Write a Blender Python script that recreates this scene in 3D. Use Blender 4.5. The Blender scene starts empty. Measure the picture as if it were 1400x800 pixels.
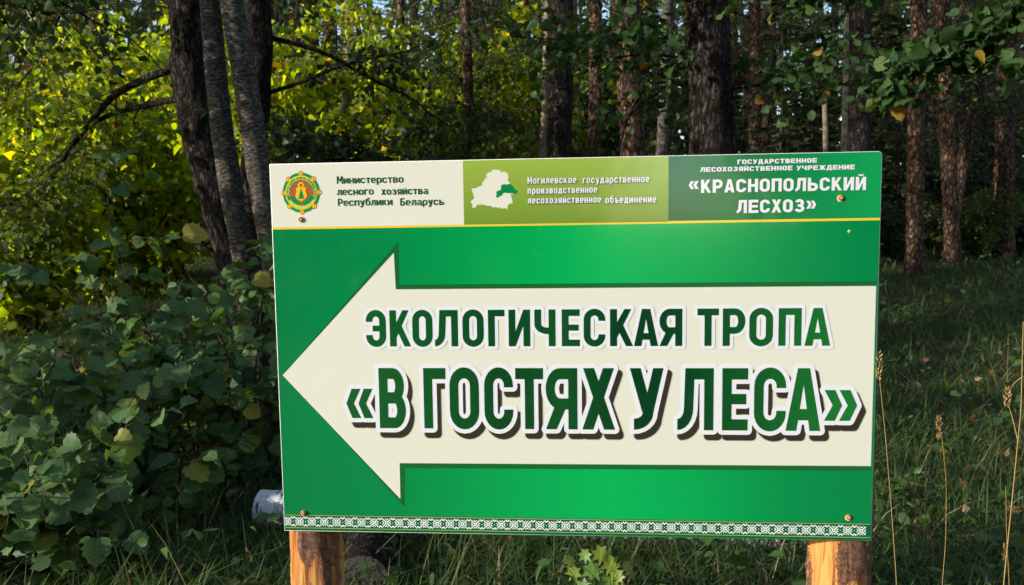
import bpy, math, random
import numpy as np
from mathutils import Vector, Matrix
from mathutils.geometry import delaunay_2d_cdt

random.seed(7)
rng = np.random.default_rng(7)
S = bpy.context.scene
COL = S.collection
R = math.radians

# ------------------------------------------------------------------ camera, world, sun, exposure
FPX = 1020.0                                   # focal length in pixels of the 1400 px wide photograph
CAM = np.array([0.0054, -1.8587, 1.5498])
RW = np.array([[0.997023, 0.007276, 0.076766],
               [0.075856, 0.086226, -0.993384],
               [-0.013848, 0.996249, 0.085418]])
cd = bpy.data.cameras.new('camera')
cam = bpy.data.objects.new('camera', cd)
COL.objects.link(cam)
cam.matrix_world = Matrix([list(RW[i]) + [CAM[i]] for i in range(3)] + [[0, 0, 0, 1]])
cd.sensor_width = 36
cd.lens = FPX / 1400 * 36
cd.clip_start, cd.clip_end = 0.05, 3000
cd.dof.use_dof = True
cd.dof.focus_distance = 1.95
cd.dof.aperture_fstop = 6.8
S.camera = cam

SUN = Vector((-0.82, -0.49, 0.295)).normalized()   # direction towards the sun
w = bpy.data.worlds.new('World')
S.world = w
w.use_nodes = True
wt = w.node_tree
sky = wt.nodes.new('ShaderNodeTexSky')
sky.sky_type = 'NISHITA'
sky.sun_disc = False
sky.air_density = 1.0
sky.dust_density = 0.8
sky.ozone_density = 0.6
sky.sun_elevation = math.asin(SUN.z)
sky.sun_rotation = math.atan2(SUN.x, SUN.y)
bg = wt.nodes['Background']
bg.inputs['Strength'].default_value = 0.15
wt.links.new(sky.outputs[0], bg.inputs['Color'])
sl = bpy.data.lights.new('sun', 'SUN')
sl.energy = 2.8
sl.angle = R(0.5)
sl.color = (1.0, 0.945, 0.85)
so = bpy.data.objects.new('sun', sl)
COL.objects.link(so)
so.rotation_euler = SUN.to_track_quat('Z', 'Y').to_euler()
S.view_settings.view_transform = 'Standard'
S.view_settings.look = 'None'
S.view_settings.exposure = 1.08
S.view_settings.gamma = 1
S.view_settings.use_curve_mapping = False
S.render.engine = 'CYCLES'
S.cycles.max_bounces = 7
S.cycles.diffuse_bounces = 3
S.cycles.glossy_bounces = 3
S.cycles.transmission_bounces = 4
S.cycles.transparent_max_bounces = 4
S.cycles.use_denoising = True


def ray(px, py):
    return RW @ np.array([(px - 700) / FPX, -(py - 400) / FPX, -1.0])


def at(px, py, y):
    """The point that stands at depth y and shows at photo pixel px, py."""
    d = ray(px, py)
    return CAM + d * ((y - CAM[1]) / d[1])


# ------------------------------------------------------------------ helpers
def sstep(a, b, x):
    t = np.clip((np.asarray(x, float) - a) / (b - a), 0, 1)
    return t * t * (3 - 2 * t)


def _hash(ix, iy, iz, seed):
    h = (ix * 374761393 + iy * 668265263 + iz * 2147483647 + seed * 974711) & 0xFFFFFFFF
    h = ((h ^ (h >> 13)) * 1274126177) & 0xFFFFFFFF
    return ((h ^ (h >> 16)) & 0xFFFF) / 65535.0


def vnoise(p, seed=0):
    p = np.asarray(p, float)
    i = np.floor(p).astype(np.int64)
    f = p - i
    f = f * f * (3 - 2 * f)
    out = 0
    for dx in (0, 1):
        for dy in (0, 1):
            for dz in (0, 1):
                wgt = (f[..., 0] if dx else 1 - f[..., 0]) * (f[..., 1] if dy else 1 - f[..., 1]) * (f[..., 2] if dz else 1 - f[..., 2])
                out = out + wgt * _hash(i[..., 0] + dx, i[..., 1] + dy, i[..., 2] + dz, seed)
    return out


def fbm(p, seed=0, octv=3):
    a, s, t = 1.0, 0.0, 0.0
    q = np.asarray(p, float)
    for k in range(octv):
        s = s + a * vnoise(q, seed + k * 17)
        t += a
        a *= 0.5
        q = q * 2.03
    return s / t


def ground_z(x, y):
    x = np.asarray(x, float)
    y = np.asarray(y, float)
    p = np.stack([x * 0.35, y * 0.35, x * 0], -1)
    return sstep(3.0, 15.0, y) * 0.85 + (fbm(p, 5) - 0.5) * 0.16 * sstep(1.0, 4.0, np.hypot(x, y - 1))


def gz(x, y):
    return float(ground_z(np.array([x]), np.array([y]))[0])


def raw_mesh(name, V, faces, mats, uv=None, tint=None, fmat=None, smooth=False):
    """V: n x 3; faces: list of (m x k) index arrays; uv / tint per vertex; fmat per face."""
    me = bpy.data.meshes.new(name)
    V = np.asarray(V, np.float32)
    me.vertices.add(len(V))
    me.vertices.foreach_set('co', V.ravel())
    faces = [np.asarray(f, np.int32) for f in faces if len(f)]
    loops = np.concatenate([f.ravel() for f in faces]) if faces else np.zeros(0, np.int32)
    sizes = np.concatenate([np.full(len(f), f.shape[1], np.int32) for f in faces]) if faces else np.zeros(0, np.int32)
    starts = np.concatenate([[0], np.cumsum(sizes)[:-1]]).astype(np.int32)
    me.loops.add(len(loops))
    me.loops.foreach_set('vertex_index', loops)
    me.polygons.add(len(sizes))
    me.polygons.foreach_set('loop_start', starts)
    me.polygons.foreach_set('loop_total', sizes)
    if fmat is not None:
        me.polygons.foreach_set('material_index', np.asarray(fmat, np.int32))
    if smooth:
        me.polygons.foreach_set('use_smooth', np.ones(len(sizes), bool))
    if uv is not None:
        l = me.uv_layers.new(name='uv')
        l.data.foreach_set('uv', np.asarray(uv, np.float32)[loops].ravel())
    if tint is not None:
        a = me.attributes.new('tint', 'FLOAT', 'POINT')
        a.data.foreach_set('value', np.asarray(tint, np.float32))
    me.update(calc_edges=True)
    me.validate()
    for m in (mats if isinstance(mats, (list, tuple)) else [mats]):
        me.materials.append(m)
    return me


class Soup:
    """Collects pieces that become ONE mesh."""
    def __init__(self):
        self.V, self.T, self.U, self.F, self.M, self.n = [], [], [], {}, {}, 0

    def add(self, V, faces, tint=0.5, uv=None, m=0):
        V = np.asarray(V, float).reshape(-1, 3)
        self.V.append(V)
        self.T.append(np.broadcast_to(np.asarray(tint, float), (len(V),)))
        self.U.append(np.zeros((len(V), 2)) if uv is None else np.asarray(uv, float))
        for f in faces if isinstance(faces, list) else [faces]:
            f = np.asarray(f, np.int64)
            if not len(f):
                continue
            k = f.shape[1]
            self.F.setdefault(k, []).append(f + self.n)
            self.M.setdefault(k, []).append(np.full(len(f), m))
        self.n += len(V)

    def mesh(self, name, mats, smooth=False):
        ks = sorted(self.F)
        return raw_mesh(name, np.concatenate(self.V), [np.concatenate(self.F[k]) for k in ks], mats,
                        np.concatenate(self.U), np.concatenate(self.T), np.concatenate([np.concatenate(self.M[k]) for k in ks]), smooth)


def link(name, me, parent=None, **kw):
    o = bpy.data.objects.new(name, me)
    COL.objects.link(o)
    if parent is not None:
        o.parent = parent
    for k, v in kw.items():
        if v:
            o[k] = v
    return o


def thing(name, label, cat, loc=(0, 0, 0), group=None):
    o = bpy.data.objects.new(name, None)
    COL.objects.link(o)
    o.location = [float(c) for c in loc]
    o.empty_display_size = 0.1
    o['label'] = label
    o['category'] = cat
    if group:
        o['group'] = group
    return o


def copy_thing(root, loc, rz, sc, label, group):
    r = root.copy()
    COL.objects.link(r)
    r.location = [float(c) for c in loc]
    r.rotation_euler = (0, 0, rz)
    r.scale = (sc, sc, sc)
    r['label'] = label
    r['group'] = group
    for ch in list(root.children):
        c = ch.copy()
        COL.objects.link(c)
        c.parent = r
    return r


# ------------------------------------------------------------------ materials
class NT:
    def __init__(self, name):
        self.m = bpy.data.materials.new(name)
        self.m.use_nodes = True
        self.t = self.m.node_tree
        self.b = self.t.nodes['Principled BSDF']
        self.out = self.t.nodes['Material Output']

    def n(self, kind, **kw):
        nd = self.t.nodes.new('ShaderNode' + kind)
        for k, v in kw.items():
            if k in nd.inputs:
                nd.inputs[k].default_value = v
            else:
                setattr(nd, k, v)
        return nd

    def l(self, a, b):
        self.t.links.new(a, b)

    def ramp(self, src, stops, interp='LINEAR'):
        r = self.t.nodes.new('ShaderNodeValToRGB')
        r.color_ramp.interpolation = interp
        e = r.color_ramp.elements
        while len(e) < len(stops):
            e.new(0.5)
        for k, (p, c) in enumerate(stops):
            e[k].position = p
            e[k].color = (*c, 1)
        self.l(src, r.inputs[0])
        return r.outputs[0]

    def mix(self, fac, a, b):
        x = self.t.nodes.new('ShaderNodeMix')
        x.data_type = 'RGBA'
        for s, v in ((0, fac), (6, a), (7, b)):
            if hasattr(v, 'links') or hasattr(v, 'is_linked'):
                self.l(v, x.inputs[s])
            else:
                x.inputs[s].default_value = v if s == 0 else (*v, 1)
        return x.outputs[2]

    def math(self, op, a, b=0.0, c=None):
        x = self.t.nodes.new('ShaderNodeMath')
        x.operation = op
        for s, v in ((0, a), (1, b), (2, c)):
            if v is None:
                continue
            if hasattr(v, 'is_linked'):
                self.l(v, x.inputs[s])
            else:
                x.inputs[s].default_value = v
        return x.outputs[0]

    def bump(self, h, strength=0.4, dist=0.01):
        b = self.t.nodes.new('ShaderNodeBump')
        b.inputs['Strength'].default_value = strength
        b.inputs['Distance'].default_value = dist
        self.l(h, b.inputs['Height'])
        self.l(b.outputs[0], self.b.inputs['Normal'])
        return b.outputs[0]


def mat_leaf(name, stops, trans=0.35, tcol=1.6, rough=0.45, spec=0.35, veins=False, yellow=(1.25, 1.15, 0.35)):
    """A leaf: tinted leaf by leaf, glossy cuticle, light shining through it."""
    k = NT(name)
    at_ = k.n('Attribute', attribute_name='tint')
    c = k.ramp(at_.outputs['Fac'], stops)
    if veins:
        uv = k.n('UVMap', uv_map='uv')
        sx = k.n('SeparateXYZ')
        k.l(uv.outputs[0], sx.inputs[0])
        au = k.math('ABSOLUTE', sx.outputs[0])
        side = k.math('SUBTRACT', sx.outputs[1], k.math('MULTIPLY', au, 0.75))
        sv = k.math('PINGPONG', k.math('MULTIPLY', side, 6.5), 0.5)
        line = k.math('LESS_THAN', sv, 0.07)
        mid = k.math('LESS_THAN', au, 0.025)
        v = k.math('MAXIMUM', k.math('MULTIPLY', line, 0.55), mid)
        c2 = k.mix(1.0, c, c)
        hs = k.n('HueSaturation', Saturation=0.85, Value=1.7)
        k.l(c, hs.inputs['Color'])
        c = k.mix(k.math('MULTIPLY', v, 0.55), c, hs.outputs[0])
        k.bump(k.math('MULTIPLY', v, -1.0), 0.5, 0.002)
    k.l(c, k.b.inputs['Base Color'])
    k.b.inputs['Roughness'].default_value = rough
    k.b.inputs['Specular IOR Level'].default_value = spec
    tr = k.n('BsdfTranslucent')
    vm = k.n('VectorMath', operation='MULTIPLY')
    k.l(c, vm.inputs[0])
    vm.inputs[1].default_value = [y * tcol for y in yellow]
    k.l(vm.outputs[0], tr.inputs['Color'])
    ms = k.n('MixShader')
    ms.inputs[0].default_value = trans
    k.l(k.b.outputs[0], ms.inputs[1])
    k.l(tr.outputs[0], ms.inputs[2])
    k.l(ms.outputs[0], k.out.inputs['Surface'])
    return k.m


def mat_bark(name, stops, scale=9.0, stretch=0.18, rough=0.9, bump=0.7, spots=None, plates=0.0, lichen=None):
    k = NT(name)
    tc = k.n('TexCoord')
    mp = k.n('Mapping')
    mp.inputs['Scale'].default_value = (1, 1, stretch)
    k.l(tc.outputs['Object'], mp.inputs[0])
    nz = k.n('TexNoise', Scale=scale, Detail=8.0, Roughness=0.65)
    k.l(mp.outputs[0], nz.inputs['Vector'])
    c = k.ramp(nz.outputs['Fac'], stops)
    n2 = k.n('TexNoise', Scale=2.3, Detail=3.0)
    k.l(tc.outputs['Object'], n2.inputs['Vector'])
    if spots:
        c = k.mix(k.ramp(n2.outputs['Fac'], [(0.48, (0, 0, 0)), (0.62, (1, 1, 1))]), c, spots)
    h = nz.outputs['Fac']
    if plates:
        wob = k.n('TexNoise', Scale=plates * .8, Detail=4.0)
        k.l(mp.outputs[0], wob.inputs['Vector'])
        vm = k.n('VectorMath', operation='MULTIPLY_ADD')
        k.l(wob.outputs['Color'], vm.inputs[0])
        vm.inputs[1].default_value = (.09, .09, .09)
        k.l(mp.outputs[0], vm.inputs[2])
        vo = k.n('TexVoronoi', Scale=plates, feature='DISTANCE_TO_EDGE')
        k.l(vm.outputs[0], vo.inputs['Vector'])
        vc = k.n('TexVoronoi', Scale=plates)
        k.l(vm.outputs[0], vc.inputs['Vector'])
        crack = k.ramp(vo.outputs['Distance'], [(.02, (0, 0, 0)), (.16, (1, 1, 1))])
        hv = k.n('HueSaturation')
        k.l(c, hv.inputs['Color'])
        sx = k.n('SeparateColor')
        k.l(vc.outputs['Color'], sx.inputs[0])
        k.l(k.math('ADD', k.math('MULTIPLY', sx.outputs[0], .7), .65), hv.inputs['Value'])
        c = k.mix(crack, stops[0][1], hv.outputs[0])
        h = k.math('ADD', k.math('MULTIPLY', nz.outputs['Fac'], .5), k.math('MULTIPLY', crack, .8))
    if lichen:
        n4 = k.n('TexNoise', Scale=13.0, Detail=6.0, Roughness=.7)
        k.l(tc.outputs['Object'], n4.inputs['Vector'])
        c = k.mix(k.ramp(n4.outputs['Fac'], [(.60, (0, 0, 0)), (.66, (.8, .8, .8))]), c, lichen)
    k.l(c, k.b.inputs['Base Color'])
    k.b.inputs['Roughness'].default_value = rough
    k.b.inputs['Specular IOR Level'].default_value = 0.15
    k.bump(h, bump, 0.03)
    return k.m


def mat_plain(name, c, rough=0.6, metal=0.0, spec=0.4):
    k = NT(name)
    k.b.inputs['Base Color'].default_value = (*c, 1)
    k.b.inputs['Roughness'].default_value = rough
    k.b.inputs['Metallic'].default_value = metal
    k.b.inputs['Specular IOR Level'].default_value = spec
    return k.m


def mat_print(name, stops=None, axis='X', lo=0.0, hi=1.5, c=None, rough=0.16):
    """Printed vinyl film on the sign: semi gloss, faint orange-peel; a printed gradient across it."""
    k = NT(name)
    tc = k.n('TexCoord')
    if stops:
        sx = k.n('SeparateXYZ')
        k.l(tc.outputs['Object'], sx.inputs[0])
        mr = k.n('MapRange')
        mr.inputs[1].default_value, mr.inputs[2].default_value = lo, hi
        k.l(sx.outputs['XYZ'.index(axis)], mr.inputs[0])
        k.l(k.ramp(mr.outputs[0], stops), k.b.inputs['Base Color'])
    else:
        k.b.inputs['Base Color'].default_value = (*c, 1)
    n1 = k.n('TexNoise', Scale=160.0, Detail=2.0)
    n2 = k.n('TexNoise', Scale=5.0, Detail=3.0)
    vo = k.n('TexVoronoi', Scale=34.0)
    n3 = k.n('TexNoise', Scale=26.0, Detail=6.0, Roughness=.75)
    for q in (n1, n2, vo, n3):
        k.l(tc.outputs['Object'], q.inputs['Vector'])
    base = k.b.inputs['Base Color']
    src = base.links[0].from_socket if base.is_linked else c
    speck = k.math('LESS_THAN', k.math('ADD', vo.outputs['Distance'], k.math('MULTIPLY', k.math('GREATER_THAN', n2.outputs['Fac'], .40), .0)), .032)
    keep = k.math('GREATER_THAN', vo.outputs['Color'], .78)
    dirt = k.mix(k.math('MULTIPLY', k.math('MULTIPLY', speck, keep), .55), src, (.22, .19, .13))
    dust = k.ramp(n3.outputs['Fac'], [(.60, (0, 0, 0)), (.85, (.07, .07, .07))])
    k.l(k.mix(dust, dirt, (.42, .40, .33)), base)
    k.l(k.math('ADD', k.math('MULTIPLY', n3.outputs['Fac'], .16), rough - .08), k.b.inputs['Roughness'])
    k.b.inputs['Specular IOR Level'].default_value = 0.9
    k.b.inputs['Coat Weight'].default_value = 0.6
    k.b.inputs['Coat IOR'].default_value = 1.6
    k.b.inputs['Coat Roughness'].default_value = 0.05
    nb = k.bump(k.math('ADD', k.math('MULTIPLY', n1.outputs['Fac'], 0.02), k.math('MULTIPLY', n2.outputs['Fac'], 0.55)), 0.25, 0.002)
    k.l(nb, k.b.inputs['Coat Normal'])
    return k.m


def srgb(r, g, b, k=1.0):
    f = lambda v: (v / 255 / 12.92 if v / 255 <= 0.04045 else ((v / 255 + 0.055) / 1.055) ** 2.4) * k
    return (f(r), f(g), f(b))



# ------------------------------------------------------------------ drawing on the sign: strokes -> convex pieces -> one clean outline
def ccw(p):
    a = sum(p[i][0] * p[(i + 1) % len(p)][1] - p[(i + 1) % len(p)][0] * p[i][1] for i in range(len(p)))
    return list(p) if a > 0 else list(p)[::-1]


def grow(p, b, step=30):
    """A convex polygon grown by b with rounded corners."""
    p = ccw(p)
    out = []
    for i in range(len(p)):
        a, c, d = p[i - 1], p[i], p[(i + 1) % len(p)]
        n0 = math.atan2(-(c[0] - a[0]), c[1] - a[1])
        n1 = math.atan2(-(d[0] - c[0]), d[1] - c[1])
        da = (n1 - n0) % (2 * math.pi)
        if da > math.pi * 1.5:
            da = 0
        k = max(1, int(math.ceil(math.degrees(da) / step)))
        for j in range(k + 1):
            t = n0 + da * j / k
            out.append((c[0] + b * math.cos(t), c[1] + b * math.sin(t)))
    return out


def union(polys):
    vs, fs = [], []
    for p in polys:
        q = []
        for v in ccw(p):
            if not q or abs(v[0] - q[-1][0]) + abs(v[1] - q[-1][1]) > 2e-5:
                q.append(v)
        if abs(q[0][0] - q[-1][0]) + abs(q[0][1] - q[-1][1]) <= 2e-5:
            q.pop()
        if len(q) < 3:
            continue
        fs.append(list(range(len(vs), len(vs) + len(q))))
        vs += [Vector(v) for v in q]
    r = delaunay_2d_cdt(vs, [], fs, 1, 1e-6)
    return np.array([(v.x, v.y) for v in r[0]]), np.array([f for f, o in zip(r[2], r[5]) if len(o)])


def sheet(soup, polys, depth, m, merge=True):
    """Flat shape on the sign face, `depth` metres proud of it (sign local x right, z up, -y out)."""
    if merge:
        v, f = union(polys)
        soup.add(np.stack([v[:, 0], np.full(len(v), -depth), v[:, 1]], 1), f, m=m)
    else:
        for p in polys:
            p = ccw(p)
            soup.add([(x, -depth, z) for x, z in p], np.array([range(len(p))]), m=m)


def rect(x0, y0, x1, y1):
    return [(x0, y0), (x1, y0), (x1, y1), (x0, y1)]


def ring(cx, cy, Rx, Ry, rx, ry, a0, a1, n=0):
    n = n or max(3, int(abs(a1 - a0) / 15))
    o = []
    for i in range(n):
        t0, t1 = R(a0 + (a1 - a0) * i / n), R(a0 + (a1 - a0) * (i + 1) / n)
        o.append([(cx + Rx * math.cos(t0), cy + Ry * math.sin(t0)), (cx + Rx * math.cos(t1), cy + Ry * math.sin(t1)),
                  (cx + rx * math.cos(t1), cy + ry * math.sin(t1)), (cx + rx * math.cos(t0), cy + ry * math.sin(t0))])
    return o


def flip(ps, w):
    return [[(w - x, y) for x, y in p] for p in ps]


def glyph(ch, w, h, a, b):
    """Bold condensed block letters; a = stem width, b = bar height. Returns convex pieces in a box w x h."""
    cap = min(.29 * h, .8 * w)
    P = lambda *q: [(x * w, y * h) for x, y in q]
    stemL, stemR, top, bot = rect(0, 0, a, h), rect(w - a, 0, w, h), rect(0, h - b, w, h), rect(0, 0, w, b)
    arcT = lambda a0, a1: ring(w / 2, h - cap, w / 2, cap, w / 2 - a, cap - b, a0, a1)
    arcB = lambda a0, a1: ring(w / 2, cap, w / 2, cap, w / 2 - a, cap - b, a0, a1)
    bowl = lambda y0, y1, x: [rect(a * .5, y1 - b, x - (y1 - y0) / 2 * .0 - .42 * w, y1), rect(a * .5, y0, x - .42 * w, y0 + b)] + \
        ring(x - .42 * w, (y0 + y1) / 2, .42 * w, (y1 - y0) / 2, max(.42 * w - a, .01 * w), (y1 - y0) / 2 - b, -90, 90)
    if ch == 'О':
        return arcT(0, 180) + arcB(180, 360) + [rect(0, cap, a, h - cap), rect(w - a, cap, w, h - cap)]
    if ch == 'С':
        return arcT(0, 180) + arcB(180, 360) + [rect(0, cap, a, h - cap), rect(w - a, cap, w, .325 * h), rect(w - a, .68 * h, w, h - cap)]
    if ch == 'Э':
        return flip(glyph('С', w, h, a, b), w) + [rect(.33 * w, .5 * h - b * .45, w - a * .9, .5 * h + b * .45)]
    if ch == 'К':
        return [stemL, P((.62, 1), (.92, 1), (.30, .22), (.30, .64)), P((.57, .57), (1, 0), (.69, 0), (.40, .37))]
    if ch == 'Л':
        return [stemR, rect(.22 * w, h - b, w, h), [(.215 * w, h), (.215 * w + a, h), (.31 * w + a / 2, .35 * h), (.31 * w - a / 2, .35 * h)]] + \
            ring(0, .35 * h, .31 * w + a / 2, .35 * h, .31 * w - a / 2, .35 * h - b, -90, 0)
    if ch == 'Г':
        return [stemL, top]
    if ch == 'И':
        return [stemL, stemR, P((.29, .36), (.69, 1), (.75, 1), (.72, .62), (.32, 0), (.26, 0))]
    if ch == 'Й':
        return glyph('И', w, h, a, b) + ring(w / 2, h * 1.2, .3 * w, .13 * h, .16 * w, .03 * h, 180, 360)
    if ch == 'Ч':
        return [stemR, rect(0, .6 * h, a, h), rect(.62 * w, .33 * h, w - a * .5, .33 * h + b)] + ring(.62 * w, .6 * h, .62 * w, .27 * h, .62 * w - a, .27 * h - b, 180, 270)
    if ch == 'Е':
        return [stemL, top, bot, rect(a * .5, .505 * h - b * .46, .94 * w, .505 * h + b * .46)]
    if ch == 'А':
        l = P((0, 0), (.31, 0), (.5, .735), (.5, 1), (.33, 1))
        return [l, flip([l], w)[0], rect(.26 * w, .17 * h, .74 * w, .17 * h + b)]
    if ch in 'ЯР':
        y0 = .325 * h
        cx, rx = .52 * w, .45 * w
        p = [rect(0, 0, a, h)] + ring(w - rx, (h + y0) / 2, rx, (h - y0) / 2, rx - a, (h - y0) / 2 - b, -90, 90) + \
            [rect(a * .5, h - b, w - rx, h), rect(a * .5, y0, w - rx, y0 + b)]
        if ch == 'Р':
            return p
        return flip(p, w) + [P((0, 0), (.34, 0), (.66, .37), (.30, .40))]
    if ch == 'Т':
        return [top, rect(w / 2 - a / 2, 0, w / 2 + a / 2, h)]
    if ch == 'П':
        return [stemL, stemR, top]
    if ch == 'Н':
        return [stemL, stemR, rect(a * .5, h / 2 - b / 2, w - a * .5, h / 2 + b / 2)]
    if ch == 'М':
        l = P((0, 1), (.26, 1), (.56, .28), (.44, .28))
        return [stemL, stemR, l, flip([l], w)[0]]
    if ch == 'В':
        return [stemL] + bowl(.41 * h, h, .95 * w) + bowl(0, .60 * h, w)
    if ch == 'Ь':
        return [stemL] + bowl(0, .62 * h, w)
    if ch == 'Ъ':
        return [[(x + .2 * w, y) for x, y in p] for p in glyph('Ь', .8 * w, h, a, b)] + [rect(0, h - b, .3 * w, h)]
    if ch == 'Б':
        return [stemL, rect(0, h - b, .92 * w, h)] + bowl(0, .62 * h, w)
    if ch == 'З':
        return bowl(.41 * h, h, .95 * w)[:0] + ring(.5 * w, .705 * h, .45 * w, .295 * h, .45 * w - a, .295 * h - b, -90, 165) + \
            ring(.5 * w, .30 * h, .5 * w, .30 * h, .5 * w - a, .30 * h - b, -165, 90) + [rect(.32 * w, .41 * h, .5 * w, .6 * h)]
    if ch == 'Х':
        l = P((0, 0), (.335, 0), (.97, 1), (.635, 1))
        return [l, flip([l], w)[0]]
    if ch == 'У':
        return [P((0, 1), (.32, 1), (.53, .58), (.37, .28)), P((.69, 1), (1, 1), (.70, .28), (.38, .28))] + \
            ring(.12 * w, .28 * h, .58 * w, .28 * h, .26 * w, .28 * h - b, -90, 0)
    if ch == 'Ж':
        l = P((0, 0), (.22, 0), (.5, .5), (.22, 1), (0, 1), (.27, .5))
        l1, l2 = P((0, 0), (.24, 0), (.52, .5), (.27, .5)), P((0, 1), (.24, 1), (.52, .5), (.27, .5))
        return [l1, l2] + flip([l1, l2], w) + [rect(w / 2 - a / 2, 0, w / 2 + a / 2, h)]
    if ch == 'Д':
        return [rect(0, 0, w, b), rect(0, -.16 * h, a * .8, b), rect(w - a * .8, -.16 * h, w, b), rect(.22 * w, h - b, .88 * w, h),
                rect(.88 * w - a, 0, .88 * w, h), [(.1 * w, b * .5), (.1 * w + a, b * .5), (.22 * w + a, h), (.22 * w, h)]]
    if ch == '«':
        o = []
        for dx in (0, .45):
            u = [(dx, .5), (dx + .285, .5), (dx + .54, 1), (dx + .21, 1)]
            o += [P(*u), P(*[(x, 1 - y) for x, y in u])]
        return o
    if ch == '»':
        return flip(glyph('«', w, h, a, b), w)
    if ch == 'е':
        return arcT(0, 180) + arcB(180, 325) + [rect(0, cap, a, h - cap), rect(w - a, .42 * h, w, h - cap), rect(a * .5, .40 * h, w - a * .5, .40 * h + b * .85)]
    if ch == 'а':
        return arcT(0, 155) + [rect(w - a, 0, w, h - cap)] + flip([rect(a * .5, 0, .55 * w, b), rect(a * .5, .6 * h - b, .55 * w, .6 * h)] + ring(.5 * w, .3 * h, .5 * w, .3 * h, .5 * w - a, .3 * h - b, -90, 90), w)
    if ch == 'р':
        return glyph('О', w, h, a, b) + [rect(0, -.34 * h, a, h * .9)]
    if ch == 'у':
        return [[(x, y * 1.34 - .34 * h) for x, y in p] for p in glyph('У', w, h, a, b)]
    if ch == 'б':
        return glyph('О', w, h, a, b) + [rect(0, .5 * h, a, 1.1 * h), [(0, 1.05 * h), (a, 1.02 * h), (.92 * w, 1.22 * h), (.92 * w, 1.22 * h + b), (.3 * w, 1.3 * h)]]
    low = ch.upper()
    return glyph(low, w, h, a, b)


WIDE = {'М': 1.25, 'м': 1.25, 'Ж': 1.4, 'ж': 1.4, 'Д': 1.12, 'д': 1.12, 'Ъ': 1.1, 'ъ': 1.1, 'г': .82, 'Г': .85, 'т': .9, 'Л': 1.05}


def word(text, x0, x1, base, cap, xh, a, b, gap=.24):
    """A word in block letters fitted between x0 and x1 (millimetres on the sign): a list of letters, each a list of pieces."""
    ws = [WIDE.get(c, 1.0) for c in text]
    unit = (x1 - x0) / (sum(ws) + gap * (len(text) - 1))
    x = x0
    out = []
    for c, wd in zip(text, ws):
        h = cap if c.isupper() or c in '«»' else xh
        out.append([[((x + u) / 1000, (base + v) / 1000) for u, v in p] for p in glyph(c, wd * unit, h, a, b)])
        x += (wd + gap) * unit
    return out


BOARD_W, BOARD_H, BOARD_Z = 1.5, 0.958, 0.763
SIGN_X, SIGN_TOP = -0.75, BOARD_Z + BOARD_H

sign = thing('direction_sign', 'large green sign board with a cream arrow screwed to two peeled pine posts', 'sign', (0, 0, 0))

M_core = mat_plain('sign_core_white', (.75, .75, .72), .5)
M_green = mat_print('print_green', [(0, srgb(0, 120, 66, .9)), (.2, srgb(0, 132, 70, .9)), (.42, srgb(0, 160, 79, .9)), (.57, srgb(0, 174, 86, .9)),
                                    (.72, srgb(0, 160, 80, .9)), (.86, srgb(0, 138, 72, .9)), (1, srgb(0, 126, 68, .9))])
M_cream = mat_print('print_cream', c=(.640, .655, .560))
M_olive = mat_print('print_olive', [(0, srgb(116, 148, 54, .86)), (1, srgb(152, 180, 74, .86))], 'Z', -.158, 0)
M_deep = mat_print('print_deep_green', [(0, srgb(0, 92, 56, .9)), (.35, srgb(0, 112, 58, .9)), (1, srgb(18, 152, 84, .9))], 'X', .998, 1.5)
M_yellow = mat_print('print_yellow', c=srgb(232, 200, 60, .9))
M_edge = mat_print('print_arrow_edge', c=srgb(22, 98, 46, .9))
M_white = mat_print('print_white', c=(.68, .70, .75))
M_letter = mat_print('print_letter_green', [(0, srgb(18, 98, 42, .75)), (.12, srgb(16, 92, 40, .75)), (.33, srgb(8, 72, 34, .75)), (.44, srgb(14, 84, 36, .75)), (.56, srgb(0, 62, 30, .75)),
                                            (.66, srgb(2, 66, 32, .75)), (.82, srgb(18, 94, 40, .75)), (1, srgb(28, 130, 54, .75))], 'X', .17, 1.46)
M_drop = mat_print('print_dark_brown', c=(.030, .026, .018))
M_drop2 = mat_print('print_mid_brown', c=(.20, .18, .125))
M_text = mat_print('print_text_green', c=srgb(20, 84, 58, .85))
M_band = mat_print('print_band_green', c=srgb(4, 96, 60, .9))
M_mint = mat_print('print_mint', c=(.72, .80, .78))
M_gold = mat_print('print_gold', c=srgb(236, 190, 40, .9))
M_lime = mat_print('print_lime', c=srgb(190, 206, 80, .9))
M_brown = mat_print('print_brown', c=srgb(176, 92, 56, .9))
M_leaf = mat_print('print_leaf_green', c=srgb(10, 140, 80, .9))

# panel: a thin sheet with a white core and the printed fields on its face
bm_s = Soup()
n = 6
rr = .010
outline = [(0, -BOARD_H), (BOARD_W, -BOARD_H)] + [(BOARD_W - rr + rr * math.cos(R(90 * i / n)), -rr + rr * math.sin(R(90 * i / n))) for i in range(n + 1)] + [(0, 0)]
k = len(outline)
bm_s.add([(x, 0, z) for x, z in outline] + [(x, .004, z) for x, z in outline],
         [np.array([range(k)]), np.array([list(range(2 * k - 1, k - 1, -1))]), np.array([[(i + 1) % k, i, i + k, (i + 1) % k + k] for i in range(k)])], m=0)
e = .0012
D0 = .0003
sheet(bm_s, [rect(e, -.160, .494, -e)], D0, 1)
sheet(bm_s, [rect(.494, -.160, .998, -e)], D0, 2)
dp = rect(.998, -.158, BOARD_W - e, -e)
dp = [dp[0], dp[1]] + [(BOARD_W - e - .009 + .009 * math.cos(R(90 * i / n)), -e - .009 + .009 * math.sin(R(90 * i / n))) for i in range(n + 1)] + [dp[3]]
sheet(bm_s, [dp], D0, 3)
sheet(bm_s, [[(e, -.1655), (BOARD_W - e, -.1635), (BOARD_W - e, -.158), (.998, -.158), (.998, -.160), (e, -.160)]], D0, 4)
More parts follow.
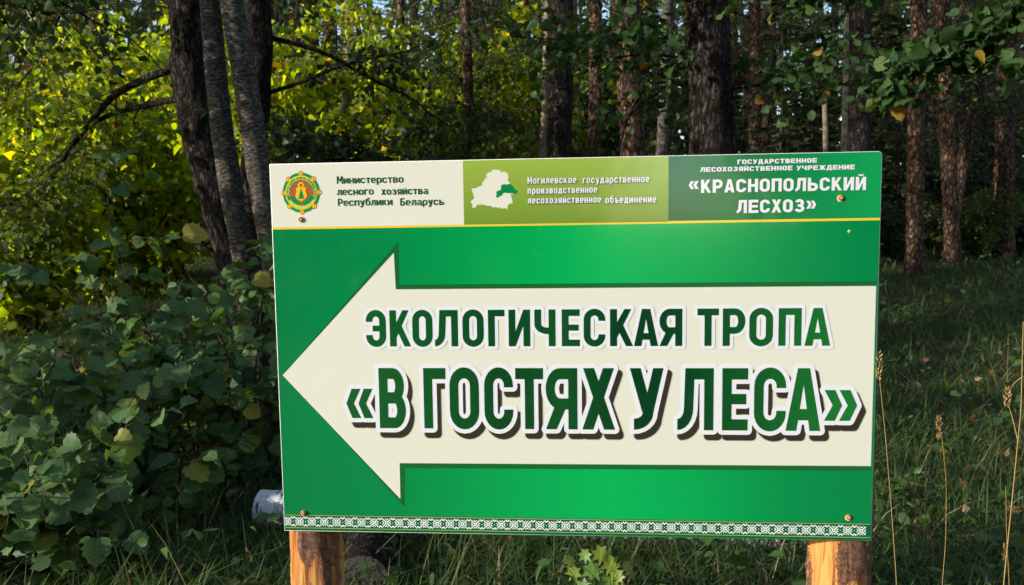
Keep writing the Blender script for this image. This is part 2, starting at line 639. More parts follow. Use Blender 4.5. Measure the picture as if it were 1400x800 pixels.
sheet(bm_s, [[(e, -BOARD_H + e), (BOARD_W - e, -BOARD_H + e), (BOARD_W - e, -.1635), (e, -.1655)]], D0, 5)
panel = link('panel', bm_s.mesh('panel', [M_core, M_cream, M_olive, M_deep, M_yellow, M_green]), sign)
panel.location = (SIGN_X, 0, SIGN_TOP)

# arrow
ar = Soup()
sheet(ar, [[(v[0] / 1000, v[1] / 1000) for v in p] for p in
           [[(12, -541), (325, -201.5), (326, -309), (1494, -310), (1494, -779), (327, -785), (324, -889)]]], .0006, 0)
sheet(ar, [[(v[0] / 1000, v[1] / 1000) for v in p] for p in
           [[(12.6, -542), (314, -228), (316.2, -320.8), (1494.05, -321.5), (1493.4, -767), (314.1, -772), (313.5, -867.4)]]], .0009, 1)
arrow = link('arrow', ar.mesh('arrow', [M_edge, M_cream]), panel)

# big lettering, letter by letter: left and right edge in millimetres
T1 = [('Э', 236.5, 288.5), ('К', 298, 352.5), ('О', 356.5, 408.5), ('Л', 414, 473.5), ('О', 485, 539), ('Г', 550, 592), ('И', 602, 656.5), ('Ч', 667, 720),
      ('Е', 735.5, 780.5), ('С', 790, 844), ('К', 855.5, 912.5), ('А', 914.5, 974), ('Я', 977, 1033), ('Т', 1069.5, 1121.5), ('Р', 1131, 1185.5), ('О', 1195, 1252), ('П', 1265, 1320), ('А', 1327.5, 1389)]
T2 = [('«', 179, 249.5), ('В', 265.5, 334.5), ('Г', 381.5, 439), ('О', 448.5, 524), ('С', 537.5, 611), ('Т', 617, 687.5), ('Я', 693.5, 773.5), ('Х', 785.5, 867.5),
      ('У', 904.5, 987.5), ('Л', 1022, 1110.5), ('Е', 1131.5, 1194), ('С', 1209, 1286), ('А', 1286, 1370), ('»', 1377, 1456.5)]


def title(name, letters, base, cap, a, b, border, drop):
    s = Soup()
    for i, (c, x0, x1) in enumerate(letters):
        h, y = cap, base
        if c in '«»':
            h, y = .49 * cap, base + .165 * cap
        if c in 'ОСЭ':
            h, y = cap * 1.025, base - cap * .0125
        ps = [[((x0 + u) / 1000, (y + v) / 1000) for u, v in p] for p in glyph(c, x1 - x0, h, a, b)]
        z = (i % 2) * .00005
        sheet(s, ps, .0021 + z, 0)
        sheet(s, [grow(p, border / 1000) for p in ps], .0018 + z, 1)
        if drop:
            mv = lambda q: [(x + .0108, v - .0150) for x, v in q]
            sheet(s, [mv(grow(p, border / 1000 - .0012)) for p in ps], .0015 + z, 2)
            sheet(s, [mv(grow(p, border / 1000 + .0007)) for p in ps], .0012 + z, 3)
    return link(name, s.mesh(name, [M_letter, M_white, M_drop, M_drop2]), panel)


title('trail_lettering', T1, -467, 93, 17.3, 16.8, 8.6, False)
title('forest_lettering', T2, -679.5, 157, 23.0, 28.5, 11.0, True)


def small_text(name, rows, mat, dark=None):
    s = Soup()
    for i, args in enumerate(rows):
        for j, ps in enumerate(word(*args)):
            sheet(s, ps, .0012 + .00004 * (j % 2), 0)
            if dark:
                sheet(s, [[(x + .0012, z - .0014) for x, z in grow(p, .0006, 60)] for p in ps], .0009 + .00004 * (j % 2), 1)
    return link(name, s.mesh(name, [mat] + ([dark] if dark else [])), panel)


small_text('ministry_lettering', [('Министерство', 173, 343, -52.6, 18.5, 13.6, 3.3, 2.9, .17),
                                  ('лесного', 172.5, 266, -81.5, 18.5, 13.6, 3.3, 2.9, .17), ('хозяйства', 286, 404.5, -82.5, 18.5, 13.6, 3.3, 2.9, .17),
                                  ('Республики', 174, 313.5, -108.5, 18.5, 13.6, 3.3, 2.9, .17), ('Беларусь', 333.5, 444.5, -110, 18.5, 13.6, 3.3, 2.9, .17)], M_text)
M_odark = mat_print('print_olive_dark', c=srgb(84, 104, 40, .9))
small_text('association_lettering', [('Могилевское', 654, 774.5, -61.8, 17, 13, 3.0, 2.6), ('государственное', 790, 952, -63, 17, 13, 3.0, 2.6),
                                     ('производственное', 654, 825.5, -86.5, 17, 13, 3.0, 2.6),
                                     ('лесохозяйственное', 654, 835, -110.8, 17, 13, 3.0, 2.6), ('объединение', 845, 969, -112.5, 17, 13, 3.0, 2.6)], M_white, M_odark)
small_text('forestry_lettering', [('ГОСУДАРСТВЕННОЕ', 1162, 1349, -24, 11, 11, 3.8, 2.5, .16),
                                  ('ЛЕСОХОЗЯЙСТВЕННОЕ', 1074, 1292, -40.8, 11, 11, 3.8, 2.5, .16), ('УЧРЕЖДЕНИЕ', 1301, 1437, -41.5, 11, 11, 3.8, 2.5, .16),
                                  ('«', 1046.5, 1071, -81.5, 19, 19, 5, 5), ('КРАСНОПОЛЬСКИЙ', 1076, 1464, -91.2, 31.5, 31.5, 7.6, 6.4, .17),
                                  ('ЛЕСХОЗ', 1161.5, 1321.5, -141.5, 31.5, 31.5, 7.6, 6.4, .17), ('»', 1325.5, 1349, -133.5, 19, 19, 5, 5)], M_white)

# emblem
em = Soup()
ecx, ecz = .0805, -.0735


def disc(cx, cz, rx, rz, m, d, n=32, lobes=0, amp=0.0):
    sheet(em, [[(cx + rx * (1 + amp * math.cos(lobes * t)) * math.cos(t), cz + rz * (1 + amp * math.cos(lobes * t)) * math.sin(t)) for t in [2 * math.pi * i / n for i in range(n)]]], d, m)


disc(ecx, ecz, .0485, .0505, 0, .0006, 192, 48, .022)        # toothed green wreath
for i in range(8):
    t = R(45 * i)
    x, z = ecx + .0462 * math.cos(t), ecz + .0485 * math.sin(t)
    disc(x, z, .0066, .0066, 1, .0009, 16)
    disc(x, z, .0056, .0056, 2, .0011, 16)
    sheet(em, [rect(x - .0007, z - .0055, x + .0007, z + .0055)], .0013, 1)
disc(ecx, ecz, .0415, .0432, 2, .0014)
disc(ecx, ecz, .0400, .0417, 3, .0016)
disc(ecx, ecz, .0325, .0338, 2, .0018)
disc(ecx, ecz, .0315, .0328, 1, .0020)
txt = 'МИНИСТЕРСТВО ЛЕСНОГО ХОЗЯЙСТВА РЕСПУБЛИКИ БЕЛАРУСЬ'
for i, c in enumerate(txt):
    if c == ' ':
        continue
    t = R(208 - 236 * i / (len(txt) - 1))
    ca, sa = math.cos(t - math.pi / 2), math.sin(t - math.pi / 2)
    for p in [glyph(c, .0024, .0050, .0008, .0009)]:
        q = [[((u - .0012) * ca - (v + .0335) * sa + ecx, (u - .0012) * sa + (v + .0345) * ca + ecz) for u, v in g] for g in p]
        sheet(em, q, .0021, 0)
# horns of foliage, laurel and shield
for sgn in (-1, 1):
    for dx, dz, r_, m in ((.0215, .0175, .0042, 0), (.027, .010, .0036, 0), (.0125, .0255, .0040, 0), (.0245, -.012, .0070, 4), (.0150, -.0225, .0072, 4), (.0205, -.018, .0062, 4), (.0070, -.0270, .0060, 4)):
        disc(ecx + sgn * dx, ecz + dz, r_, r_ * .75, m, .0022 + .00002 * (dx * 1000 % 7), 14, 5, .14)
disc(ecx, ecz + .0185, .0085, .0075, 2, .0025, 20, 6, .1)
disc(ecx, ecz + .0185, .0045, .0040, 1, .0027, 12)
shield = [(-.0135, .012), (-.008, .0135), (0, .012), (.008, .0135), (.0135, .012), (.0115, .004), (.0155, -.006), (.013, -.014), (.006, -.0185), (0, -.022), (-.006, -.0185), (-.013, -.014), (-.0155, -.006), (-.0115, .004)]
sheet(em, [[(ecx + x, ecz + z) for x, z in shield]], .0029, 5)
for a_, b_, wd in ((-.0155, -.004, .0085), (-.0095, .002, .0068), (-.0035, .0085, .0045)):
    sheet(em, [[(ecx - wd, ecz + a_), (ecx + wd, ecz + a_), (ecx, ecz + b_ + .003)]], .0031 + (a_ + .02) * .01, 4)
link('emblem', em.mesh('emblem', [M_leaf, M_brown, M_gold, M_lime, M_leaf, M_gold]), panel)

# map of the country with one region picked out
mp_ = Soup()


def mapxy(p):
    x, y = 630 + p[0] / 10, 220 + p[1] / 10
    return ((510.8 + (x - 643) * 1.834) / 1000, (-.1074 - (y - 278) * .001826) + (x - 643) * -.0000355)


land = [(148, 378), (205, 375), (240, 358), (300, 330), (298, 292), (330, 265), (330, 245), (362, 225), (350, 195), (385, 160), (425, 155), (435, 130), (470, 120), (500, 130), (525, 125), (552, 145), (548, 162), (600, 150), (645, 175),
        (655, 240), (640, 262), (668, 300), (680, 310), (700, 345), (720, 350), (725, 378), (780, 415), (735, 455), (680, 450), (690, 480), (700, 530), (712, 570), (650, 590), (635, 625), (632, 665), (600, 640), (545, 652), (540, 625), (510, 645), (490, 630),
        (430, 632), (400, 610), (360, 610), (300, 595), (215, 600), (205, 635), (155, 640), (160, 590), (130, 555), (185, 510), (175, 470), (165, 430)]
reg = [(485, 420), (515, 408), (550, 390), (555, 330), (600, 320), (640, 325), (680, 310), (700, 345), (720, 350), (725, 378), (780, 415), (735, 455), (700, 440), (640, 440), (600, 435), (570, 445), (570, 470), (540, 478), (500, 505), (482, 495), (492, 450)]
sheet(mp_, [[mapxy(p) for p in land]], .0006, 0)
sheet(mp_, [[mapxy(p) for p in reg]], .0009, 1)
link('country_map', mp_.mesh('country_map', [M_cream, mat_print('print_region_green', c=srgb(8, 128, 72, .9))]), panel)

# woven ornament along the foot
ob = Soup()
sheet(ob, [rect(e, -.9555, BOARD_W - e, -.9125)], .0006, 0)
for z0 in (-.9150, -.9492):
    sheet(ob, [rect(.004, z0 - .0007, BOARD_W - .003, z0 + .0007)], .0009, 2)


def bar(x0, z0, x1, z1, t):
    dx, dz = x1 - x0, z1 - z0
    L = math.hypot(dx, dz)
    nx, nz = -dz / L * t / 2, dx / L * t / 2
    return [(x0 + nx, z0 + nz), (x1 + nx, z1 + nz), (x1 - nx, z1 - nz), (x0 - nx, z0 - nz)]


star, inner, filler = [], [], []
for i in range(4):
    t = R(45 + 90 * i)
    star.append(bar(0, 0, .0148 * math.cos(t), .0148 * math.sin(t), .0029))
    t = R(90 * i)
    c_, s_ = math.cos(t), math.sin(t)
    for sg in (-1, 1):
        ca, sa = math.cos(t + sg * R(45)), math.sin(t + sg * R(45))
        star.append(bar(.0070 * c_, .0070 * s_, .0070 * c_ + .0060 * ca, .0070 * s_ + .0060 * sa, .0022))
star.append([(-.0050, 0), (0, -.0050), (.0050, 0), (0, .0050)])
inner = [[(-.0026, 0), (0, -.0026), (.0026, 0), (0, .0026)]]
dot = [[(-.0011, 0), (0, -.0011), (.0011, 0), (0, .0011)]]
for sg in (-1, 1):
    for sx in (-1, 1):
        filler.append(bar(0, sg * .0082, sx * .0050, sg * .0132, .0029))
filler += [[(-.0015, 0), (0, -.0015), (.0015, 0), (0, .0015)]]
cz = -.9320
ns, pitch = 45, .03332
for i in range(ns):
    cx = .0087 + pitch * i
    cut = lambda ps, dx: [[(min(max(x + dx, .0016), BOARD_W - .0016), z + cz) for x, z in p] for p in ps]
    sheet(ob, cut(star, cx), .0009, 1)
    sheet(ob, cut(inner, cx), .0011, 0)
    sheet(ob, cut(dot, cx), .0013, 1)
    if i < ns - 1:
        sheet(ob, cut(filler, cx + pitch / 2), .0009, 1)
link('ornament_band', ob.mesh('ornament_band', [M_band, M_mint, mat_print('print_thin_line', c=srgb(190, 180, 100, .9))]), panel)

# screws
M_rust = mat_bark('rusty_screw', [(.3, (.42, .12, .03)), (.6, (.62, .26, .08)), (.8, (.5, .4, .3))], 300, 1, .55, .3)
M_burr = mat_plain('torn_film', (.85, .8, .7), .6)
for i, (sx, sz, rad, turn) in enumerate(((76.7, -140.7, .0068, 20), (1405, -108.5, .0072, 50), (54, -907.6, .0065, 10), (1442.1, -897.6, .0070, 75))):
    s = Soup()
    N = 16
    rings = [(1.0, 0.0), (1.0, .0022), (.88, .0040), (.55, .0054), (.48, .0054)]
    V = [(rad * q * math.cos(2 * math.pi * j / N), -d, rad * q * math.sin(2 * math.pi * j / N)) for q, d in rings for j in range(N)]
    F = [[r_ * N + j, r_ * N + (j + 1) % N, (r_ + 1) * N + (j + 1) % N, (r_ + 1) * N + j] for r_ in range(4) for j in range(N)]
    s.add(V, np.array(F))
    s.add([(rad * .48 * math.cos(2 * math.pi * j / N), -.0035, rad * .48 * math.sin(2 * math.pi * j / N)) for j in range(N)], np.array([range(N)]))
    V = [(rad * .48 * math.cos(2 * math.pi * j / N), -d, rad * .48 * math.sin(2 * math.pi * j / N)) for d in (.0054, .0035) for j in range(N)]
    s.add(V, np.array([[j, (j + 1) % N, N + (j + 1) % N, N + j] for j in range(N)]))
    for ang in (0, 90):                                    # cross recess shows as two ridges of dirt
        t = R(ang + turn)
        b4 = bar(-.36 * rad * math.cos(t), -.36 * rad * math.sin(t), .36 * rad * math.cos(t), .36 * rad * math.sin(t), rad * .2)
        s.add([(x, -.0040 - ang * 1e-6, z) for x, z in b4], np.array([[0, 1, 2, 3]]), m=1)
    ra = [rad * (.98 + .22 * random.random()) for j in range(12)]
    s.add([(ra[j] * math.cos(2 * math.pi * j / 12), -.0004, ra[j] * math.sin(2 * math.pi * j / 12) - .0015) for j in range(12)], np.array([range(12)]), m=1)
    sc = link('screw', s.mesh('screw', [M_rust, M_burr], False), sign)
    sc.location = (SIGN_X + sx / 1000, -.0009 - .002 * (i == 2), SIGN_TOP + sz / 1000)
s = Soup()
s.add([(.0042 * math.cos(2 * math.pi * j / 12) * (1, .6)[r_], -(0, .0015)[r_], .0042 * math.sin(2 * math.pi * j / 12) * (1, .6)[r_]) for r_ in (0, 1) for j in range(12)],
      [np.array([[j, (j + 1) % 12, 12 + (j + 1) % 12, 12 + j] for j in range(12)]), np.array([range(12, 24)])])
link('nail_head', s.mesh('nail_head', [mat_plain('dull_brass', (.35, .40, .16), .5)]), sign).location = (SIGN_X + 1.4282, -.0006, SIGN_TOP - .1894)


# ------------------------------------------------------------------ tubes: posts, logs, trunks, limbs
def tube(pts, rad, nseg=14, rough=0.0, seed=0, stretch=.25, freq=9.0, cap=True, res=None):
    """A round stem swept along pts; rough = bark relief as a share of the radius."""
    pts = np.asarray(pts, float)
    rad = np.asarray(rad, float)
    if res:
        L = np.concatenate([[0], np.cumsum(np.linalg.norm(np.diff(pts, axis=0), axis=1))])
        m = max(2, int(L[-1] / res))
        u = np.linspace(0, L[-1], m + 1)
        sm = lambda q: np.interp(u, L, q)
        pts = np.stack([sm(pts[:, i]) for i in range(3)], 1)
        rad = sm(rad)
        for _ in range(2):                                   # round the corners
            q = pts.copy()
            q[1:-1] = (pts[:-2] + 2 * pts[1:-1] + pts[2:]) / 4
            pts = q
    d = np.gradient(pts, axis=0)
    d /= np.linalg.norm(d, axis=1)[:, None] + 1e-9
    ref = np.array([1.0, 0, 0]) if abs(d[:, 0]).mean() < .8 else np.array([0, 0, 1.0])
    u = np.cross(d, ref)
    u /= np.linalg.norm(u, axis=1)[:, None] + 1e-9
    v = np.cross(d, u)
    t = np.linspace(0, 2 * np.pi, nseg, endpoint=False)
    c, s_ = np.cos(t), np.sin(t)
    r = rad[:, None] * np.ones(nseg)[None]
    if rough:
        L = np.concatenate([[0], np.cumsum(np.linalg.norm(np.diff(pts, axis=0), axis=1))])
        q = np.stack([c[None] * freq / 6 + 0 * L[:, None], s_[None] * freq / 6 + 0 * L[:, None], L[:, None] * freq * stretch + 0 * c[None]], -1)
        f = fbm(q + seed * 7.3, seed, 3)
        big = fbm(np.stack([c[None] * .7 + 0 * L[:, None], s_[None] * .7 + 0 * L[:, None], L[:, None] * 1.3 + 0 * c[None]], -1), seed + 3, 2)
        r = r * (1 + rough * (np.abs(f - .5) * 4 - .6) + rough * .9 * (big - .5))
    P = pts[:, None] + r[..., None] * (u[:, None] * c[None, :, None] + v[:, None] * s_[None, :, None])
    n_, m_ = P.shape[:2]
    i, j = np.meshgrid(np.arange(n_ - 1), np.arange(m_), indexing='ij')
    F = np.stack([i * m_ + j, i * m_ + (j + 1) % m_, (i + 1) * m_ + (j + 1) % m_, (i + 1) * m_ + j], -1).reshape(-1, 4)
    fs = [F]
    if cap:
        fs.append(np.array([list(range(m_ - 1, -1, -1)), list(range((n_ - 1) * m_, n_ * m_))]))
    return P.reshape(-1, 3), fs


# posts: pine, mostly barked, with scraps of brown bark left on
k = NT('peeled_pine')
av = k.n('Attribute', attribute_name='tint')
tc = k.n('TexCoord')
mpn = k.n('Mapping')
mpn.inputs['Scale'].default_value = (1, 1, .09)
k.l(tc.outputs['Object'], mpn.inputs[0])
g1 = k.n('TexNoise', Scale=38.0, Detail=6.0, Distortion=1.2)
k.l(mpn.outputs[0], g1.inputs['Vector'])
g2 = k.n('TexNoise', Scale=60.0, Detail=6.0, Roughness=.7)
k.l(tc.outputs['Object'], g2.inputs['Vector'])
wood = k.ramp(g1.outputs['Fac'], [(.30, (.17, .052, .014)), (.44, (.40, .155, .036)), (.60, (.58, .29, .08)), (.78, (.30, .11, .036))])
barkc = k.ramp(g2.outputs['Fac'], [(.3, (.05, .026, .016)), (.5, (.15, .075, .045)), (.62, (.24, .12, .07)), (.75, (.30, .24, .20))])
edge = k.math('ADD', av.outputs['Fac'], k.math('MULTIPLY', k.math('SUBTRACT', g2.outputs['Fac'], .5), 1.9))
mask = k.ramp(edge, [(.50, (0, 0, 0)), (.56, (1, 1, 1))])
inner = k.ramp(edge, [(.36, (0, 0, 0)), (.44, (1, 1, 1))])
innerc = k.ramp(g2.outputs['Fac'], [(.3, (.16, .055, .022)), (.55, (.36, .15, .06)), (.75, (.46, .24, .11))])
wood = k.mix(inner, wood, innerc)
k.l(k.mix(mask, wood, barkc), k.b.inputs['Base Color'])
k.b.inputs['Roughness'].default_value = .8
k.b.inputs['Specular IOR Level'].default_value = .3
k.bump(k.math('ADD', g1.outputs['Fac'], k.math('MULTIPLY', mask, g2.outputs['Fac'])), 1.0, .012)
M_post = k.m


def post(x, r0, seed, barkiness):
    nseg, res = 72, .012
    z0, z1 = -.05, SIGN_TOP - .06
    pts = [(x, .006 + r0, z0), (x, .006 + r0, z1)]
    V, F = tube(pts, [r0, r0 * .985], nseg, 0, seed, res=res)
    ang = np.arctan2(V[:, 1] - pts[0][1], V[:, 0] - x)
    q = np.stack([np.cos(ang) * 1.5, np.sin(ang) * 1.5, V[:, 2] * 4.2], 1)
    f = np.clip((fbm(q + seed, seed, 3) - .5) * 3.4 + barkiness(ang, V[:, 2]), 0, 1)
    lift = sstep(.47, .53, f) * .0035 + (fbm(q * 7, seed + 9, 2) - .5) * .004 * sstep(.4, .6, f) + (fbm(q * np.array([6, 6, .6]), seed + 4, 2) - .5) * .003 + (fbm(q * np.array([1.2, 1.2, 1.5]), seed + 6, 2) - .5) * .010
    n_ = np.stack([np.cos(ang), np.sin(ang), 0 * ang], 1)
    V = V + n_ * lift[:, None]
    V[:, 1] = np.maximum(V[:, 1], .0045)
    s = Soup()
    s.add(V, F, f)
    return link('post', s.mesh('post', [M_post], True), sign)


post(-.692, .070, 11, lambda a, z: .40 + .30 * np.exp(-((z - .735) / .05) ** 2) - .25 * np.exp(-((a + 2.6) / .6) ** 2))
post(.700, .0755, 23, lambda a, z: .78 + .15 * np.cos(a - .2) - .95 * np.exp(-((a + 2.40) / .42) ** 2) * sstep(.785, .70, z + 0 * a))


# ------------------------------------------------------------------ leaves
LIME = (np.array([(0, 0), (0, .33), (0, .66), (0, 1.0),
                  (.22, -.07), (.46, .12), (.53, .36), (.44, .62), (.22, .85),
                  (-.22, -.07), (-.46, .12), (-.53, .36), (-.44, .62), (-.22, .85)], float),
        [np.array([(0, 4, 5, 1), (1, 5, 6, 2), (2, 6, 7, 3), (1, 10, 9, 0), (2, 11, 10, 1), (3, 12, 11, 2)]),
         np.array([(3, 7, 8), (3, 13, 12)])])
_o = [(0, 0), (.17, -.07), (.35, .01), (.48, .15), (.43, .25), (.56, .37), (.47, .47), (.49, .62), (.34, .70), (.27, .85), (.11, .91), (0, 1.0)]
_n = len(_o)
TOOTH = (np.array([(0, i / (_n - 1)) for i in range(_n)] + _o[1:-1] + [(-x, y) for x, y in _o[1:-1]], float),
         [np.array([(i, _n + i - 1, _n + i, i + 1) for i in range(1, _n - 2)] + [(i + 1, 2 * _n - 2 + i, 2 * _n - 3 + i, i) for i in range(1, _n - 2)]),
          np.array([(0, _n, 1), (1, 2 * _n - 2, 0), (_n - 2, 2 * _n - 3, _n - 1), (_n - 1, 3 * _n - 5, _n - 2)])])
MAPLE = (np.array([(0, 0), (0, .5), (0, 1.0), (.12, .66), (.50, .80), (.34, .48), (.56, .28), (.24, .16), (.28, -.10),
                   (-.12, .66), (-.50, .80), (-.34, .48), (-.56, .28), (-.24, .16), (-.28, -.10)], float),
         [np.array([(1, 3, 2), (1, 4, 3), (1, 5, 4), (1, 6, 5), (1, 7, 6), (1, 0, 7), (0, 8, 7),
                    (1, 2, 9), (1, 9, 10), (1, 10, 11), (1, 11, 12), (1, 12, 13), (1, 13, 0), (0, 13, 14)])])
SMALL = (np.array([(0, 0), (0, 1.0), (.40, .38), (-.40, .38)], float), [np.array([(0, 2, 1), (0, 1, 3)])])
OVAL = (np.array([(0, 0), (0, 1.0), (.34, .2), (.36, .6), (-.34, .2), (-.36, .6)], float), [np.array([(0, 2, 3, 1), (0, 1, 5, 4)])])
NEEDLE = (np.array([(0, 0), (0, 1.0), (.10, .5), (-.10, .5)], float), [np.array([(0, 2, 1), (0, 1, 3)])])
LANCE = (np.array([(0, 0), (0, .5), (0, 1.0), (.14, .25), (.12, .65), (-.14, .25), (-.12, .65)], float),
         [np.array([(0, 3, 4, 1), (1, 6, 5, 0)]), np.array([(1, 4, 2), (1, 2, 6)])])


def unit(v):
    return v / (np.linalg.norm(v, axis=-1, keepdims=True) + 1e-9)


def leaves(soup, P, axis, nrm, size, tpl, tint, fold=.25, curl=.25, m=0):
    """Leaves at P pointing along axis, facing nrm, bent along the midrib and drooping at the tip."""
    P, axis, nrm = np.asarray(P, float), unit(np.asarray(axis, float)), np.asarray(nrm, float)
    side = unit(np.cross(axis, nrm))
    up = np.cross(side, axis)
    size = np.broadcast_to(np.asarray(size, float), (len(P),))
    t, fs = tpl
    N, K = len(P), len(t)
    fo = fold * (1 + .6 * rng.normal(size=N))
    cu = curl * (1 + .8 * rng.normal(size=N))
    ht = fo[:, None] * np.abs(t[None, :, 0]) - cu[:, None] * t[None, :, 1] ** 2 + .05 * rng.normal(size=(N, K)) * (1.0 if 6 < K < 20 else .35 if K >= 20 else 0)
    V = P[:, None] + size[:, None, None] * (t[None, :, 0, None] * side[:, None] + t[None, :, 1, None] * axis[:, None] + ht[..., None] * up[:, None])
    off = np.arange(N)[:, None, None] * K
    soup.add(V.reshape(-1, 3), [(f[None] + off).reshape(-1, f.shape[1]) for f in fs], np.repeat(tint, K), np.tile(t, (N, 1)), m)


def rand_dirs(n, up=0.0):
    v = rng.normal(size=(n, 3))
    v[:, 2] += up
    return unit(v)


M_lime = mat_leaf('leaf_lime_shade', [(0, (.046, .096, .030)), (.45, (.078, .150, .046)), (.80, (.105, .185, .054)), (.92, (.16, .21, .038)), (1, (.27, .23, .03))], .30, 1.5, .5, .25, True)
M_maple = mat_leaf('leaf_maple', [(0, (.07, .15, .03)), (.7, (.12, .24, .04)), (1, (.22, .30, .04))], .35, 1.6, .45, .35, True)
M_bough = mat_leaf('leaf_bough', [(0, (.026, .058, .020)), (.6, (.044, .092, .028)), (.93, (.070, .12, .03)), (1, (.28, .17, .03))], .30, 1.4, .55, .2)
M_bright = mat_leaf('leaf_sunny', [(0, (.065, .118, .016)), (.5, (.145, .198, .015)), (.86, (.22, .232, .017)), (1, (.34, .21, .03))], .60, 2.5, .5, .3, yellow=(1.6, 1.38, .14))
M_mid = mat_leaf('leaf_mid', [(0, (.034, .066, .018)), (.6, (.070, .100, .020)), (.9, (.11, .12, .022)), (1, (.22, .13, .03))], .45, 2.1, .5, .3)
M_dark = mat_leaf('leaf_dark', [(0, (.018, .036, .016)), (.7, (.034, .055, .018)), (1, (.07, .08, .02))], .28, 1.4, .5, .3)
M_needle = mat_leaf('needle', [(0, (.018, .034, .016)), (.7, (.036, .052, .018)), (1, (.10, .075, .02))], .18, 1.3, .55, .25)
M_grass = mat_leaf('grass_blade', [(0, (.032, .060, .018)), (.55, (.065, .115, .026)), (.84, (.11, .16, .035)), (.90, (.20, .15, .07)), (1, (.36, .28, .15))], .30, 1.3, .5, .3)
M_weed = mat_leaf('weed_leaf', [(0, (.030, .062, .018)), (.7, (.055, .110, .028)), (1, (.09, .16, .03))], .30, 1.3, .5, .35)
M_litter = mat_leaf('fallen_leaf', [(0, (.10, .045, .02)), (.5, (.18, .09, .04)), (1, (.30, .19, .10))], .15, 1.0, .7, .2, yellow=(1, .8, .5))
M_straw = mat_plain('straw', (.32, .20, .075), .6)
M_twig = mat_bark('twig_bark', [(.3, (.03, .022, .016)), (.7, (.075, .055, .04))], 40, .3)
M_barkd = mat_bark('bark_dark', [(.38, (.008, .006, .005)), (.5, (.030, .022, .018)), (.64, (.085, .066, .054))], 34, .3, bump=1.0, plates=26, lichen=(.075, .080, .060))
M_barkp = mat_bark('bark_pine', [(.36, (.024, .014, .010)), (.5, (.095, .056, .036)), (.66, (.22, .135, .082))], 24, .4, bump=1.0, plates=17)
M_barkg = mat_bark('bark_aspen', [(.40, (.030, .023, .018)), (.52, (.092, .078, .064)), (.66, (.23, .20, .17))], 26, 2.6, .85, .9, lichen=(.22, .21, .18))
M_barkl = mat_bark('bark_pale', [(.35, (.10, .075, .05)), (.55, (.26, .20, .14)), (.75, (.42, .34, .25))], 12, 1.2, .8, .5)

# ------------------------------------------------------------------ ground
kg = NT('forest_ground')
tc = kg.n('TexCoord')
a1 = kg.n('TexNoise', Scale=1.3, Detail=8.0, Roughness=.7)
a2 = kg.n('TexNoise', Scale=22.0, Detail=6.0, Roughness=.7)
kg.l(tc.outputs['Object'], a1.inputs['Vector'])
kg.l(tc.outputs['Object'], a2.inputs['Vector'])
c1 = kg.ramp(a2.outputs['Fac'], [(.3, (.022, .018, .011)), (.5, (.042, .036, .020)), (.7, (.085, .062, .035))])
c2 = kg.ramp(a2.outputs['Fac'], [(.3, (.018, .030, .012)), (.6, (.040, .060, .020))])
kg.l(kg.mix(kg.ramp(a1.outputs['Fac'], [(.4, (0, 0, 0)), (.6, (1, 1, 1))]), c1, c2), kg.b.inputs['Base Color'])
kg.b.inputs['Roughness'].default_value = .95
kg.b.inputs['Specular IOR Level'].default_value = .1
kg.bump(a2.outputs['Fac'], .8, .04)


def axis_pts(lo, hi, fine_lo, fine_hi, st, far):
    a = list(np.arange(fine_lo, fine_hi + 1e-6, st))
    x = fine_lo
    d = st
    left = []
    while x > lo:
        d *= 1.35
        x -= d
        left.append(max(x, lo))
    x, d = fine_hi, st
    right = []
    while x < hi:
        d *= 1.35
        x += d
        right.append(min(x, hi))
    return np.array(left[::-1] + a + right)


gx, gy = axis_pts(-1500, 1500, -14, 16, .25, 0), axis_pts(-1500, 1500, -4, 24, .25, 0)
X, Y = np.meshgrid(gx, gy, indexing='xy')
Z = ground_z(X.ravel(), Y.ravel())
m_ = len(gx)
i, j = np.meshgrid(np.arange(len(gy) - 1), np.arange(m_ - 1), indexing='ij')
F = np.stack([i * m_ + j, i * m_ + j + 1, (i + 1) * m_ + j + 1, (i + 1) * m_ + j], -1).reshape(-1, 4)
link('ground', raw_mesh('ground', np.stack([X.ravel(), Y.ravel(), Z], 1), [F], kg.m, smooth=True), kind='structure')

# ------------------------------------------------------------------ trees
def limb_path(p0, d, length, wig=.25, droop=0.0, n=7):
    p, d = np.array(p0, float), unit(np.array(d, float))
    pts = [p.copy()]
    for i in range(n):
        d = unit(d + wig * rng.normal(size=3) * .5 + np.array([0, 0, -droop]))
        p = p + d * length / n
        pts.append(p.copy())
    return np.array(pts)


def along(pts, n, lo=0.0):
    L = np.concatenate([[0], np.cumsum(np.linalg.norm(np.diff(pts, axis=0), axis=1))])
    u = np.sort(rng.uniform(lo * L[-1], L[-1], n))
    q = np.stack([np.interp(u, L, pts[:, i]) for i in range(3)], 1)
    k = np.clip(np.searchsorted(L, u) - 1, 0, len(pts) - 2)
    return q, unit(pts[k + 1] - pts[k])


def crown_leaves(soup, tips, n, spread, size, tpl, flat=.6, up=.9, tint=None, sz_var=.3, m=0):
    """Leaf clusters round twig points: leaves hang and tilt at random, most of them facing up."""
    tips = np.asarray(tips)
    idx = rng.integers(0, len(tips), n)
    off = rng.normal(size=(n, 3)) * spread * np.array([1, 1, flat])
    P = tips[idx] + off
    ax = rand_dirs(n) * np.array([1, 1, .5]) + np.array([0, 0, -.35]) + off / (spread + 1e-6) * .2
    t = np.clip(rng.beta(2, 2.6, n) + rng.normal(size=len(tips))[idx] * .12, 0, 1) if tint is None else tint(n)
    leaves(soup, P, ax, rand_dirs(n, up), size * (1 + sz_var * rng.normal(size=n)).clip(.4, 1.8), tpl, t, m=m)


